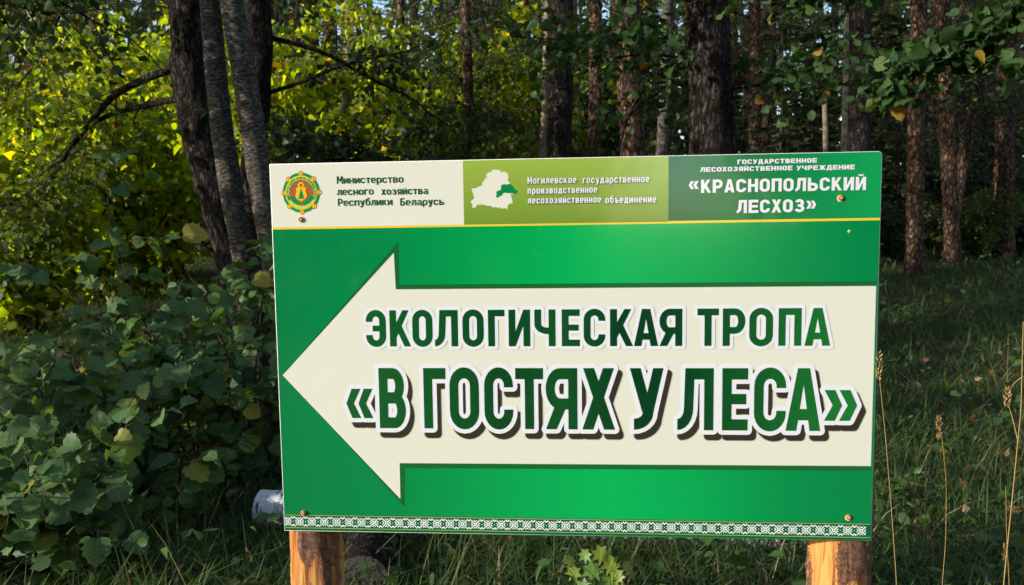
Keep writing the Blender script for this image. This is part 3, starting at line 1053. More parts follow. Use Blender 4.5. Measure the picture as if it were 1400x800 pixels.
def tree(name, label, cat, trunk, r0, r1, bark, rough=.12, limbs=(), crown=None, group=None, nseg=16, res=.06, twigs=5, stretch=.25, freq=9.0):
    """trunk: points from the ground up; limbs: (height share, direction, length, droop); crown: dict for the leaves."""
    trunk = np.asarray(trunk, float)
    base = trunk[0].copy()
    t = thing(name, label, cat, base, group)
    s, tw = Soup(), Soup()
    L = np.concatenate([[0], np.cumsum(np.linalg.norm(np.diff(trunk, axis=0), axis=1))])
    rad = r0 + (r1 - r0) * L / L[-1]
    rad[0] *= 1.15
    V, F = tube(trunk - base, rad, nseg, rough, int(abs(base[0] * 100)) % 97, stretch, freq, True, res)
    s.add(V, F)
    tips = []
    for h, d, ln, dr in limbs:
        p0 = np.array([np.interp(h * L[-1], L, trunk[:, i]) for i in range(3)]) - base
        rr = np.interp(h * L[-1], L, rad) * .38
        pts = limb_path(p0, d, ln, .28, dr)
        V, F = tube(pts, np.linspace(min(rr, .008 + ln * .0095), .006, len(pts)), 7, .05, 3, cap=False, res=.12)
        s.add(V, F)
        if ln < .12:                                         # a broken stub
            continue
        q, dd = along(pts, twigs, .22)
        for p, dv in zip(q, dd):
            tp = limb_path(p, dv * .6 + rand_dirs(1)[0] * .7 + np.array([0, 0, .1]), ln * rng.uniform(.2, .42), .35, dr * 1.3, 5)
            if crown and tp[-1][2] < crown.get('zmin', -9) + rng.normal() * .12:
                continue
            V, F = tube(tp, np.linspace(.009, .002, len(tp)), 4, cap=False)
            tw.add(V, F, m=1)
            tips += list(along(tp, 7, .15)[0])
        tips += list(along(pts, 8, .35)[0])
    link('trunk', s.mesh('trunk', bark, True), t)
    if crown:
        if not tips:
            tips = [trunk[-1] - base]
        tips = [q for q in tips if q[2] > crown.get('zmin', -9) - .1]
        crown_leaves(tw, tips, crown['n'], crown.get('spread', .16), crown['size'], crown.get('tpl', SMALL), crown.get('flat', .6), crown.get('up', .9))
        link('crown', tw.mesh('crown', [crown['mat'], M_twig]), t)
    return t


def px_trunk(pxs, y, y_end=None, top=None, below=None):
    """Trunk through photo pixels at depth y, carried down to the ground and up to height top."""
    n_ = len(pxs)
    P = [at(px, py, y if y_end is None else y + (y_end - y) * i / (n_ - 1)) for i, (px, py) in enumerate(pxs)]
    P = P[::-1] if P[0][2] > P[-1][2] else P
    lo, nx = P[0], P[1]
    d = (lo - nx) / np.linalg.norm(lo - nx)
    g = gz(lo[0], lo[1]) - .08
    if lo[2] > g:
        f = lo + d * (lo[2] - g) / max(-d[2], .3) * .8
        f[2] = g
        P = [f] + P
    if top:
        a, b = P[-2], P[-1]
        d = unit(b - a)
        d[2] = max(d[2], .6)
        P.append(b + d * (top - b[2]) / d[2] * .5)
        d = unit(d + np.array([0, 0, .4]))
        P.append(P[-1] + d * (top - P[-1][2]) / d[2])
    return np.array(P)


def around(n, h0, h1, ln, tilt, droop, a0=0, a1=360):
    o = []
    for i in range(n):
        a = R(a0 + (a1 - a0) * (i + rng.uniform(0, .8)) / n)
        f = (i + .5) / n if n > 1 else .5
        hh = h0 + (h1 - h0) * ((i * .618) % 1)
        o.append((hh, (math.cos(a), math.sin(a), tilt + .25 * rng.normal()), ln * rng.uniform(.7, 1.2), droop))
    return o


# the group of trunks on the left
t1 = px_trunk([(258, 0), (262, 80), (270, 160), (288, 230), (318, 330)], 4.3, top=8.5)
tree('old_willow', 'thick dark furrowed trunk at left with long drooping boughs, leaning right at its foot', 'tree', t1, .185, .13, M_barkd, .16,
     [(.42, (-1, -.1, .35), 2.9, .10), (.36, (-1, .35, .15), 3.3, .12), (.47, (-.9, -.35, .5), 2.6, .12), (.5, (-1, .5, .45), 3.2, .12), (.55, (-.6, .6, .6), 2.6, .1),
      (.33, (-.8, .5, .05), 2.6, .13), (.58, (-1, 0, .5), 3.4, .14), (.62, (.3, .8, .5), 2.2, .06), (.7, (-.5, -.6, .6), 2.2, .1), (.75, (.5, -.4, .8), 2.0, .05), (.8, (-.6, .5, .8), 2.2, .05), (.88, (.2, .6, .8), 1.8, .05)],
     dict(n=9000, size=.056, spread=.10, mat=M_mid, tpl=OVAL, flat=1.3), nseg=40, res=.03, twigs=13, stretch=.2, freq=16)
t2 = px_trunk([(287, 0), (294, 90), (304, 180), (318, 270), (332, 350)], 3.55, top=8)
tree('grey_aspen', 'slim grey speckled trunk just right of the thick dark trunk', 'tree', t2, .088, .060, M_barkg, .09, [(.30, (-.8, -.6, .5), .11, 0), (.36, (.7, -.6, .5), .10, 0), (.26, (.3, -.9, .4), .10, 0)] + around(6, .6, .95, 1.4, .6, .04),
     dict(n=2500, size=.07, mat=M_dark, tpl=OVAL), nseg=22, res=.03)
t3 = px_trunk([(316, 0), (330, 80), (346, 180), (360, 270), (374, 350)], 3.45, top=8)
tree('grey_aspen', 'slim grey trunk leaning left, its foot hidden behind the corner of the sign', 'tree', t3, .098, .066, M_barkg, .09, [(.30, (-.8, -.6, .5), .11, 0), (.36, (.7, -.6, .5), .10, 0), (.26, (.3, -.9, .4), .10, 0)] + around(6, .6, .95, 1.4, .6, .04),
     dict(n=2500, size=.07, mat=M_dark, tpl=OVAL), nseg=22, res=.03)
t4 = px_trunk([(352, 0), (356, 60), (352, 130), (345, 260)], 6.0, top=9)
tree('dark_maple', 'black trunk showing behind the two slim grey trunks, with low leafy boughs to the right', 'tree', t4, .15, .11, M_barkd, .12,
     [(.24, (1, -.1, .25), 1.7, .06), (.2, (.9, .3, .12), 1.9, .05), (.29, (1, -.4, .2), 2.2, .06), (.33, (.8, .2, .4), 2.0, .06), (.26, (.7, -.7, .1), 1.4, .06), (.4, (1, .1, .3), 2.4, .07), (.45, (.5, .7, .5), 2.0, .05), (.6, (-.4, .6, .5), 1.8, .05), (.7, (.6, -.5, .6), 1.8, .05)],
     dict(n=2000, size=.085, spread=.16, mat=M_dark, tpl=OVAL, flat=.35, up=1.6), nseg=20)

# trunks behind the sign, from the middle to the right
def trunk_tree(label, pxs, y, wpx, bark, kind='pine', top=10, limbs=None, crown=None, rough=.10, name='pine_tree', nseg=22, group=None, freq=12):
    d = np.linalg.norm(at(*pxs[0], y) - CAM)
    r = wpx / FPX * d / 2
    tr = px_trunk(pxs, y, top=top)
    if limbs is None:
        limbs = around(9, .55, .98, 1.9, .25, .04)
    if crown is None:
        crown = dict(n=4200, size=.11, spread=.22, mat=M_needle, tpl=NEEDLE, flat=.5)
    return tree(name, label, 'tree', tr, r * 1.06, r * .8, bark, rough, limbs, crown, group, nseg=nseg, res=.05, freq=freq)


bare = lambda *l: list(l)
trunk_tree('straight black trunk rising behind the ministry and olive panels of the sign', [(768, 0), (767, 100), (765, 215)], 7.4, 33, M_barkd)
trunk_tree('sun dappled pine trunk right of the straight black trunk', [(857, 0), (859, 100), (866, 215)], 9.6, 33, M_barkp)
trunk_tree('thin pine trunk between the black trunk and the sun dappled one', [(815, 0), (814, 100), (812, 215)], 11.5, 17, M_barkp)
trunk_tree('thin greenish trunk left of the widest trunk', [(913, 0), (911, 90), (904, 215)], 10.4, 15, M_barkg)
trunk_tree('widest trunk, dark and straight, behind the teal panel of the sign', [(967, 0), (969, 100), (971, 215)], 5.3, 52, M_barkd, limbs=around(10, .5, .98, 1.9, .25, .04), nseg=30)
trunk_tree('pale thin birch trunk in sun left of the straight black trunk', [(748, 0), (746, 110), (741, 215)], 11.8, 9, M_barkl, name='birch_tree', nseg=10)
trunk_tree('reddish slender pine trunk wrapped in twigs behind the cream panel', [(636, 0), (640, 110), (642, 215)], 10.6, 14, M_barkp, nseg=12, limbs=around(16, .12, .9, 1.0, .1, .06))
trunk_tree('thin sunlit trunk with bare side branches above the right corner of the sign', [(1157, 40), (1156, 120), (1153, 215)], 8.4, 7.5, M_barkl, nseg=10, top=4.2, name='dead_sapling',
           limbs=[(.30, (-1, -.1, .1), .75, -.01), (.36, (-1, .1, .05), .55, 0), (.28, (1, 0, .1), .4, 0), (.46, (.8, -.3, .2), .5, 0), (.5, (-.9, .3, .2), .5, 0)], crown=dict(n=60, size=.06, mat=M_mid, tpl=OVAL))
trunk_tree('shortest thin sunlit trunk, left of the one with bare side branches', [(1127, 130), (1128, 170), (1129, 215)], 8.8, 7, M_barkl, nseg=10, top=3.2, name='dead_sapling',
           limbs=[(.5, (-1, 0, .1), .6, 0), (.6, (.8, .3, .1), .45, 0)], crown=dict(n=220, size=.07, mat=M_mid, tpl=OVAL))
trunk_tree('dark trunk behind the thin sunlit trunks', [(1176, 60), (1176, 140), (1175, 215)], 9.6, 25, M_barkd)
trunk_tree('sunlit pine trunk to the right of the sign with its foot in the grass', [(1255, 60), (1252, 150), (1250, 335)], 11.2, 19, M_barkp)
trunk_tree('sunlit pine trunk with a broken bough, second to the right of the sign', [(1292, 90), (1294, 160), (1302, 335)], 12.4, 17, M_barkp, limbs=[(.25, (.7, -.2, .5), 1.2, 0), (.3, (-.8, 0, .3), .8, 0)] + around(8, .55, .98, 1.9, .25, .04))
trunk_tree('crooked reddish trunk leaning right near the edge of the wood', [(1338, 140), (1322, 190), (1298, 330)], 13.0, 14, M_barkp, limbs=[(.3, (.9, 0, .3), .9, 0), (.35, (-.6, .2, .5), .7, 0)] + around(7, .6, .98, 1.6, .25, .04))
trunk_tree('dim trunk farthest right at the edge of the wood', [(1376, 60), (1374, 170), (1372, 330)], 13.8, 20, M_barkp)
trunk_tree('pale leaning birch stem far behind the cream panel', [(478, 0), (474, 100), (466, 215)], 12.8, 12, M_barkl, name='birch_tree', nseg=10)
trunk_tree('brown stem half hidden in leaves behind the cream panel', [(548, 0), (548, 100), (540, 215)], 12.2, 12, M_barkp, nseg=10, limbs=around(12, .2, .9, 1.2, .2, .05), crown=dict(n=3000, size=.09, mat=M_mid, tpl=OVAL, spread=.25))

# ------------------------------------------------------------------ boughs hanging into the picture from trees at the side
def bough_tree(name, label, base, h, r, limbs, n, size, mat, tpl=LIME, spread=.13, up=1.5, flat=.45, twigs=9, group=None, zmin=-9):
    b = np.array([base[0], base[1], gz(*base) - .05])
    tr = np.array([b, b + [.05, 0, h * .3], b + [-.05, .1, h * .65], b + [0, .1, h]])
    return tree(name, label, 'tree', tr, r, r * .5, M_barkd, .1, limbs, dict(n=n, size=size, spread=spread, mat=mat, tpl=tpl, flat=flat, up=up, zmin=zmin), group, 18, twigs=twigs)


bough_tree('maple_tree', 'broad leaved maple whose shaded boughs hang across the top right of the picture', (4.35, 2.6), 7.0, .13,
           [(0.45, (-1, -.05, .18), 2.7, 0.027), (0.49, (-1, .22, .16), 3.4, 0.030), (0.52, (-1, -.25, .2), 3.0, 0.030), (0.55, (-1, .1, .2), 3.9, 0.030), (0.59, (-1, -.1, .2), 3.6, 0.033), (0.63, (-1, .3, .2), 4.0, 0.036),
            (0.42, (-.9, .4, .12), 2.3, 0.030), (0.47, (-.8, -.5, .2), 2.2, 0.030), (0.69, (-1, 0, .4), 3.0, 0.036), (0.79, (-.7, .6, .5), 2.2, 0.030), (0.89, (.3, -.6, .6), 2.0, 0.030), (0.59, (.8, .4, .3), 2.2, 0.030), (0.69, (.4, .8, .4), 2.2, 0.030)],
           13000, .072, M_bough, TOOTH, spread=.13, zmin=2.3)
bough_tree('young_maple', 'slender maple whose leafy dark boughs cross the top over the sun dappled trunk', (1.62, 5.9), 6.0, .06,
           [(.52, (-1, -.35, .1), 1.7, .04), (.55, (-1, -.2, .15), 2.1, .05), (.50, (-.9, -.6, .15), 1.4, .05), (.55, (-1, -.5, .2), 2.0, .05), (.6, (-.8, -.7, .2), 1.8, .05), (.7, (.5, .7, .5), 1.5, .05), (.48, (.8, -.6, .1), 1.5, .05)],
           1500, .074, M_bough, TOOTH, spread=.17, zmin=2.5)
bough_tree('weeping_tree', 'dark tree whose thin drooping boughs hang into the top left corner', (-4.75, 2.3), 6.5, .10,
           [(.52, (1, .1, .15), 1.61, .09), (.56, (1, .35, .2), 1.98, .10), (.60, (1, -.1, .2), 1.80, .10), (.64, (1, .25, .25), 2.23, .10), (.5, (1, .5, .1), 1.61, .09), (.68, (1, .05, .3), 2.05, .11), (.72, (.8, .6, .4), 1.86, .1), (.8, (.3, .8, .5), 1.24, .05)],
           1800, .058, M_bough, OVAL, spread=.10, twigs=12, flat=1.2)

# ------------------------------------------------------------------ the wood behind: bushes and young trees, each a thing
def bush_mesh(n, size, mat, tpl, w, h, lumps, seedk, twig=26):
    """A loose shrub 1 unit around: stems, then leaves in clumps at the stem ends."""
    tw, tips = Soup(), []
    for i in range(twig):
        a = rng.uniform(0, 2 * np.pi)
        pts = limb_path((rng.normal() * .12, rng.normal() * .12, 0), (math.cos(a) * w * .55, math.sin(a) * w * .55, h), h * rng.uniform(.55, 1.05), .22, -.01, 8)
        V, F = tube(pts, np.linspace(.022, .004, len(pts)), 5, cap=False)
        tw.add(V, F, m=1)
        for p, d in zip(*along(pts, lumps, .18)):
            tp = limb_path(p, rand_dirs(1)[0] + np.array([0, 0, .15]), w * rng.uniform(.18, .42), .3, .05, 4)
            V, F = tube(tp, np.linspace(.007, .002, len(tp)), 3, cap=False)
            tw.add(V, F, m=1)
            tips += list(along(tp, 5, .1)[0])
    crown_leaves(tw, tips, n, .075 * max(w, 1), size, tpl, .8, .7)
    return tw.mesh('foliage', [mat, M_twig])


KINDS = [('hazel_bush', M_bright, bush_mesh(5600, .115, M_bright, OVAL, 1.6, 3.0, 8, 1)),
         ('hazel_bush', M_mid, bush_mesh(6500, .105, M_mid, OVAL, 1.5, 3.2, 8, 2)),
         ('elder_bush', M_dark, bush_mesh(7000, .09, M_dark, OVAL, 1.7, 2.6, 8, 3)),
         ('rowan_sapling', M_bright, bush_mesh(5800, .105, M_bright, OVAL, 1.3, 5.2, 9, 4)),
         ('rowan_sapling', M_mid, bush_mesh(7000, .10, M_mid, OVAL, 1.5, 5.6, 9, 5))]


def spruce_mesh(h, n, mat):
    tw, tips = Soup(), []
    V, F = tube([(0, 0, 0), (.02, 0, h * .5), (0, 0, h)], [.05, .035, .008], 7, .05)
    tw.add(V, F, m=1)
    for i in range(64):
        z = h * (.06 + .92 * (i / 64))
        a = i * 2.4
        ln = (1 - z / h) * h * .30 + .15
        pts = limb_path((0, 0, z), (math.cos(a), math.sin(a), -.08), ln, .1, .03, 5)
        V, F = tube(pts, np.linspace(.014, .003, len(pts)), 4, cap=False)
        tw.add(V, F, m=1)
        for p, d in zip(*along(pts, 9, .2)):
            tips.append((p, d))
    P = np.array([t[0] for t in tips])
    D = np.array([t[1] for t in tips])
    idx = rng.integers(0, len(P), n)
    sd = rand_dirs(n) * np.array([1, 1, .25])
    ax = unit(D[idx] * .8 + sd)
    leaves(tw, P[idx] + sd * .05, ax, rand_dirs(n, 1.2), rng.uniform(.07, .17, n), NEEDLE, rng.beta(2, 3, n), .1, .15)
    return tw.mesh('foliage', [mat, M_twig])


SPR = [spruce_mesh(4.2, 8000, M_needle), spruce_mesh(6.0, 10000, M_needle)]
WORDS = {0: 'sunny yellow green hazel bush', 1: 'mid green hazel bush', 2: 'dark green elder bush', 3: 'tall yellow green rowan sapling', 4: 'tall mid green rowan sapling', 5: 'small dark spruce', 6: 'taller dark spruce'}
CATS = {0: 'bush', 1: 'bush', 2: 'bush', 3: 'tree', 4: 'tree', 5: 'tree', 6: 'tree'}
NAMES = ['hazel_bush', 'hazel_bush', 'elder_bush', 'rowan_sapling', 'rowan_sapling', 'spruce_tree', 'spruce_tree']


def put(kind, px, y, sc, where):
    me = KINDS[kind][2] if kind < 5 else SPR[kind - 5]
    p = at(px, 300, y)
    t = thing(NAMES[kind], WORDS[kind] + ' ' + where, CATS[kind], (p[0], y, gz(p[0], y) - .03), 'undergrowth at the edge of the wood')
    t.rotation_euler = (0, 0, rng.uniform(0, 6.28))
    t.scale = (sc, sc, sc * rng.uniform(.92, 1.1))
    link('foliage', me, t)
    return t


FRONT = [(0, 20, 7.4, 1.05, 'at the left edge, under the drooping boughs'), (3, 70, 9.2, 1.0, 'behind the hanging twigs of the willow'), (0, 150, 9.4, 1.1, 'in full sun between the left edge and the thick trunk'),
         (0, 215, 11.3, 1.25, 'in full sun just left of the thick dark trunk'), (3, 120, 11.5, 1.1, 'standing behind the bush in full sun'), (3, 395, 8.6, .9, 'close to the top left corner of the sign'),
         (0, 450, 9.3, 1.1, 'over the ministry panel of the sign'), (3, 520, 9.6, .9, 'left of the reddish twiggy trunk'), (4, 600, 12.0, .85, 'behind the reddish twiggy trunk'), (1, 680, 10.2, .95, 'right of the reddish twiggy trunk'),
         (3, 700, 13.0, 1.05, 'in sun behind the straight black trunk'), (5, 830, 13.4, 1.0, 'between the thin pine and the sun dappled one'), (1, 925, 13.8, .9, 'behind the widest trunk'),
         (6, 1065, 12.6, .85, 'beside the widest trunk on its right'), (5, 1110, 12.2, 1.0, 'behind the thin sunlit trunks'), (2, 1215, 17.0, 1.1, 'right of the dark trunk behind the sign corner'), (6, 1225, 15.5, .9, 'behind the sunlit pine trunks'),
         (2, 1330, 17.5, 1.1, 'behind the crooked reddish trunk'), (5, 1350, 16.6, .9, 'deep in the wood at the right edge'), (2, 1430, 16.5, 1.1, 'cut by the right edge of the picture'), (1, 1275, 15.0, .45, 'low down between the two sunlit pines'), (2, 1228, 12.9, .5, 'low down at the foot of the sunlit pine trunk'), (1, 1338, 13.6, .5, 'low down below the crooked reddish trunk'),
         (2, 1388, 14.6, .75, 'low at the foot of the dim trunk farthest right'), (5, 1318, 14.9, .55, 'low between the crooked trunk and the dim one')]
for a in FRONT:
    put(*a)

# deeper in: rows of trunks and undergrowth that read alike
pine = None
deep = []
for i in range(46):
    y = rng.uniform(14.5, 30)
    px = rng.uniform(-120, 1500)
    deep.append((px, y))
for i, (px, y) in enumerate(deep):
    p = at(px, 300, y)
    loc = (p[0], y, gz(p[0], y) - .05)
    if pine is None:
        lean = np.array([0, 0, 0])
        pine = tree('pine_tree', 'bare lower trunk of a pine standing deep in the wood', 'tree', np.array([loc, np.array(loc) + [.1, 0, 4], np.array(loc) + [0, .1, 9], np.array(loc) + [.1, 0, 13]]), .17, .10, M_barkp, .1,
                    around(14, .38, .98, 2.2, .15, .04), dict(n=3800, size=.16, spread=.28, mat=M_needle, tpl=NEEDLE, flat=.5), 'pines deep in the wood', nseg=14, res=.12)
    else:
        copy_thing(pine, loc, rng.uniform(0, 6.28), rng.uniform(.7, 1.25), 'bare lower trunk of a pine standing deep in the wood', 'pines deep in the wood')
first = None
for i in range(58):
    y = rng.uniform(15.5, 34)
    px = rng.uniform(-150, 1520)
    kind = [3, 4, 1, 6, 2, 5, 4, 6][i % 8] if px < 760 else [6, 2, 5, 4, 6, 2, 5, 1][i % 8]
    p = at(px, 300, y)
    txt = {0: '', 1: 'leafy bush far back under the trees', 2: 'dark bush far back under the trees', 3: 'yellow green sapling far back under the trees', 4: 'green sapling far back under the trees', 5: 'little spruce far back under the trees', 6: 'spruce far back under the trees'}[kind]
    t = thing(NAMES[kind], txt, CATS[kind], (p[0], y, gz(p[0], y) - .03), {5: 'little spruces far back', 6: 'spruces far back', 1: 'leafy bushes far back', 2: 'dark bushes far back'}.get(kind, 'saplings far back ' + ('yellow' if kind == 3 else 'green')))
    t.rotation_euler = (0, 0, rng.uniform(0, 6.28))
    sc = rng.uniform(.9, 1.7)
    t.scale = (sc, sc, sc)
    link('foliage', KINDS[kind][2] if kind < 5 else SPR[kind - 5], t)

# the mass of the wood beyond
wd = Soup()
n = 42000
a = rng.uniform(-1.15, 1.15, n)
r_ = rng.uniform(36, 60, n)
P = np.stack([r_ * np.sin(a), r_ * np.cos(a), .8 + 17 * rng.beta(1.1, 1.3, n)], 1)
cl = fbm(P * np.array([.22, .22, .30]), 77, 2)
keep = cl > .43
P = P[keep]
crownn = len(P)
leaves(wd, P, rand_dirs(crownn), rand_dirs(crownn, .6), rng.uniform(.45, .95, crownn), OVAL, np.clip(rng.beta(2, 2.5, crownn), 0, 1))
for i in range(150):
    a, r0 = rng.uniform(-1.1, 1.1), rng.uniform(33, 58)
    x, y = r0 * math.sin(a), r0 * math.cos(a)
    V, F = tube([(x, y, .7), (x + rng.normal() * .2, y, 8), (x + rng.normal() * .4, y, 17)], [.22, .17, .09], 8, .08)
    wd.add(V, F, m=1)
link('woods', wd.mesh('woods', [M_mid, M_barkp]), kind='stuff')

# ------------------------------------------------------------------ lime saplings at the left of the sign
def sapling(label, base, h, nst, spread, nleaf, size, mat=M_lime, tpl=LIME, lean=(0, 0), name='lime_sapling', cat='shrub', group='lime saplings left of the sign', rtw=.006):
    b = np.array([base[0], base[1], gz(*base) - .02])
    t = thing(name, label, cat, b, group)
    st, P, D = Soup(), [], []
    for i in range(nst):
        a = 2 * np.pi * (i + rng.uniform(0, .7)) / nst
        d = np.array([math.cos(a) * spread + lean[0], math.sin(a) * spread + lean[1], 1.0])
        pts = limb_path((rng.normal() * .06, rng.normal() * .06, 0), d, h * rng.uniform(.6, 1.12), .25, .035, 9)
        V, F = tube(pts, np.linspace(rtw * 1.7, rtw * .4, len(pts)), 6, .05, cap=False, res=.05)
        st.add(V, F)
        for p, dv in zip(*along(pts, 9, .08)):
            tp = limb_path(p, dv * .5 + rand_dirs(1)[0] * np.array([1, 1, .4]), rng.uniform(.15, .45), .25, .07, 5)
            V, F = tube(tp, np.linspace(rtw * .5, rtw * .2, len(tp)), 5, cap=False)
            st.add(V, F)
            q, qd = along(tp, 6, .1)
            P += list(q)
            D += list(qd)
        q, qd = along(pts, 8, .2)
        P += list(q)
        D += list(qd)
    P, D = np.array(P), np.array(D)
    idx = rng.permutation(np.resize(np.arange(len(P)), nleaf)) if nleaf > len(P) else rng.choice(len(P), nleaf, False)
    sd = unit(np.cross(D[idx], [0, 0, 1.0]) * rng.choice([-1, 1], nleaf)[:, None] + .35 * rng.normal(size=(nleaf, 3)))
    ax = unit(D[idx] * .5 + sd + np.array([0, 0, -.35]))
    stalk = rng.uniform(.02, .05, nleaf)
    Q = P[idx] + ax * stalk[:, None]
    sz = size * (.32 + 1.0 * rng.beta(1.6, 2.0, nleaf))
    nr = unit(rand_dirs(nleaf, 1.6) + np.array([.1, -.75, 0]))
    lf = Soup()
    leaves(lf, Q, ax, nr, sz, tpl, np.clip(rng.beta(2.2, 3, nleaf) + (rng.random(nleaf) < .03) * .5, 0, 1), .22, .22)
    for i in range(0, nleaf):                                 # leaf stalks
        e_ = P[idx[i]]
        w_ = np.array([.0009, 0, 0])
        st.add([e_ - w_, e_ + w_, Q[i] + w_, Q[i] - w_], np.array([[0, 1, 2, 3]]), m=0)
    link('stem', st.mesh('stem', M_twig, True), t)
    link('foliage', lf.mesh('foliage', mat), t)
    return t


SAP = [((-2.32, 2.05), 1.15, 7, .34, 330, .105, 'low lime sapling beside the birch log, nearest to the sign'),
       ((-2.32, 1.1), .95, 8, .50, 360, .105, 'low spreading lime sapling in front, at the lower left of the picture'),
       ((-2.75, 1.75), 1.35, 7, .60, 340, .11, 'lime sapling cut by the left edge, above the lower left grass'),
       ((-1.80, 2.5), 1.65, 8, .30, 380, .11, 'taller lime sapling in front of the slim grey trunks'),
       ((-2.45, 2.75), 2.15, 8, .42, 420, .11, 'tallest lime sapling, its top leaves dark against the sunny bushes'),
       ((-3.25, 3.10), 1.75, 7, .50, 300, .11, 'lime sapling farthest back at the left edge'),
       ((-1.40, 3.00), 1.6, 7, .36, 280, .11, 'lime sapling half hidden behind the left edge of the sign')]
for b, h, nst, sp, nl, sz, lab in SAP:
    sapling(lab, b, h, nst, sp, int(nl * 1.5), sz, tpl=TOOTH)
# the same thicket carried on out of the picture, added to shade the saplings
for b, h, nst, sp, nl, lab in (((-4.7, .35), 3.2, 9, .20, 1100, 'dense lime thicket added for shade just outside the left edge, nearer the road'), ((-4.6, 1.0), 4.4, 10, .24, 1300, 'dense tall lime thicket added for shade outside the left edge, beside the saplings'),
                               ((-5.2, 2.4), 5.2, 10, .26, 1300, 'tallest lime thicket added for shade outside the left edge, towards the willow'), ((-6.6, 1.7), 5.0, 10, .24, 1200, 'lime thicket added for shade farthest out on the left')):
    sapling(lab, b, h, nst, sp, int(nl * 1.3), .12, rtw=.014, group='unseen lime thicket added for shade')
b = np.array([.16, .78, gz(.16, .78)])
sd_ = thing('maple_seedling', 'little maple seedling with pale green leaves below the lower edge of the sign', 'seedling', b)
st, lf, P, A, Nn, Z = Soup(), Soup(), [], [], [], []
for px, py, sz in ((822, 748, .062), (800, 752, .050), (838, 762, .066), (812, 770, .072), (846, 780, .055), (788, 776, .058), (828, 790, .075), (803, 796, .066), (858, 768, .046), (780, 760, .042), (846, 800, .06), (815, 808, .07)):
    q = at(px, py, .78 + .10 * rng.normal()) - b
    mid = np.array([q[0] * .35, q[1] * .35, max(q[2] - .02, .05) * .75])
    V, F = tube([np.zeros(3), mid, q], [.0022, .0014, .0008], 5, cap=False, res=.02)
    st.add(V, F)
    P.append(q)
    A.append((q[0] * 3 + .3 * rng.normal(), -.35, -.75))
    Nn.append((.3 * rng.normal(), -.8, .75))
    Z.append(sz)
leaves(lf, np.array(P), np.array(A), np.array(Nn), np.array(Z), MAPLE, rng.uniform(.4, 1, len(P)), .15, .15)
link('stem', st.mesh('stem', M_twig, True), sd_)
link('foliage', lf.mesh('foliage', M_maple), sd_)

# ------------------------------------------------------------------ logs
kb = NT('birch_bark')
tc = kb.n('TexCoord')
mb = kb.n('Mapping')
mb.inputs['Scale'].default_value = (1.0, 3.0, 3.0)
kb.l(tc.outputs['Object'], mb.inputs[0])
b1 = kb.n('TexNoise', Scale=14.0, Detail=6.0, Roughness=.7)
b2 = kb.n('TexNoise', Scale=3.0, Detail=4.0)
mb2 = kb.n('Mapping')
mb2.inputs['Scale'].default_value = (5.0, 1.0, 1.0)
kb.l(tc.outputs['Object'], mb2.inputs[0])
b3 = kb.n('TexNoise', Scale=12.0, Detail=3.0)
kb.l(mb2.outputs[0], b3.inputs['Vector'])
kb.l(tc.outputs['Object'], b2.inputs['Vector'])
kb.l(mb.outputs[0], b1.inputs['Vector'])
base = kb.ramp(b1.outputs['Fac'], [(.30, (.05, .045, .04)), (.38, (.68, .67, .67)), (.75, (.84, .84, .85))])
base = kb.mix(kb.ramp(b3.outputs['Fac'], [(.59, (0, 0, 0)), (.63, (1, 1, 1))]), base, (.035, .03, .03))
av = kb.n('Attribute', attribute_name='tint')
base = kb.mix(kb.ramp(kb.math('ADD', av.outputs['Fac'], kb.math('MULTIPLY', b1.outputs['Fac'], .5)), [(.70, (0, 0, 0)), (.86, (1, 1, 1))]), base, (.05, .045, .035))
kb.l(base, kb.b.inputs['Base Color'])
kb.b.inputs['Roughness'].default_value = .7
kb.bump(b1.outputs['Fac'], .5, .01)
M_cut = mat_bark('cut_wood', [(.3, (.12, .085, .055)), (.6, (.26, .19, .13)), (.8, (.36, .28, .2))], 30, 1)
M_greycut = mat_bark('weathered_cut', [(.36, (.022, .020, .018)), (.52, (.070, .066, .060)), (.7, (.13, .122, .11))], 34, 1, .9, .9)


def log_thing(name, label, a, b, ra, rb, bark, cut, rough, seed):
    a, b = np.array(a, float), np.array(b, float)
    t = thing(name, label, 'log', a)
    V, F = tube([np.zeros(3), (b - a) * .3 + [0, .01, .004], (b - a) * .7, b - a], [ra, ra * 1.01, rb * 1.02, rb], 40, rough, seed, .5, 5, False, .03)
    s = Soup()
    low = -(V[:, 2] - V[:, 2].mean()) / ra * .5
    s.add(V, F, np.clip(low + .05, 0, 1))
    link('bark', s.mesh('bark', bark, True), t)
    ax = unit(b - a)
    u = unit(np.cross(ax, [0, 0, 1.0]))
    v = np.cross(u, ax)
    for o_, r, sg in ((np.zeros(3), ra, -1), (b - a, rb, 1)):                      # the two cut faces, slightly dished
        s = Soup()
        N = 40
        V, idx = [], []
        for q, d in ((1.0, 0), (.8, .004), (.45, .007), (.15, .004), (0.02, .001)):
            V += [o_ + r * q * (math.cos(2 * math.pi * j / N) * u + math.sin(2 * math.pi * j / N) * v) + ax * sg * d for j in range(N)]
        s.add(np.array(V), np.array([[i * N + j, i * N + (j + 1) % N, (i + 1) * N + (j + 1) % N, (i + 1) * N + j] for i in range(4) for j in range(N)]))
        link('cut_end', s.mesh('cut_end', cut, True), t)
    return t


p0, p1 = at(356, 695, 1.84), at(1104, 732, 1.74)
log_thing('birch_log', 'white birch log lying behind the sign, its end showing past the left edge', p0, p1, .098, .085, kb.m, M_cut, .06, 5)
q0 = at(494, 796, 1.02)
g_ = at(470, 745, 1.62)
log_thing('old_log', 'weathered grey sawn log lying behind the left post of the sign', (q0[0], q0[1], .12), (q0[0] - .10, 1.72, .125), .112, .118, M_barkd, M_greycut, .10, 8)

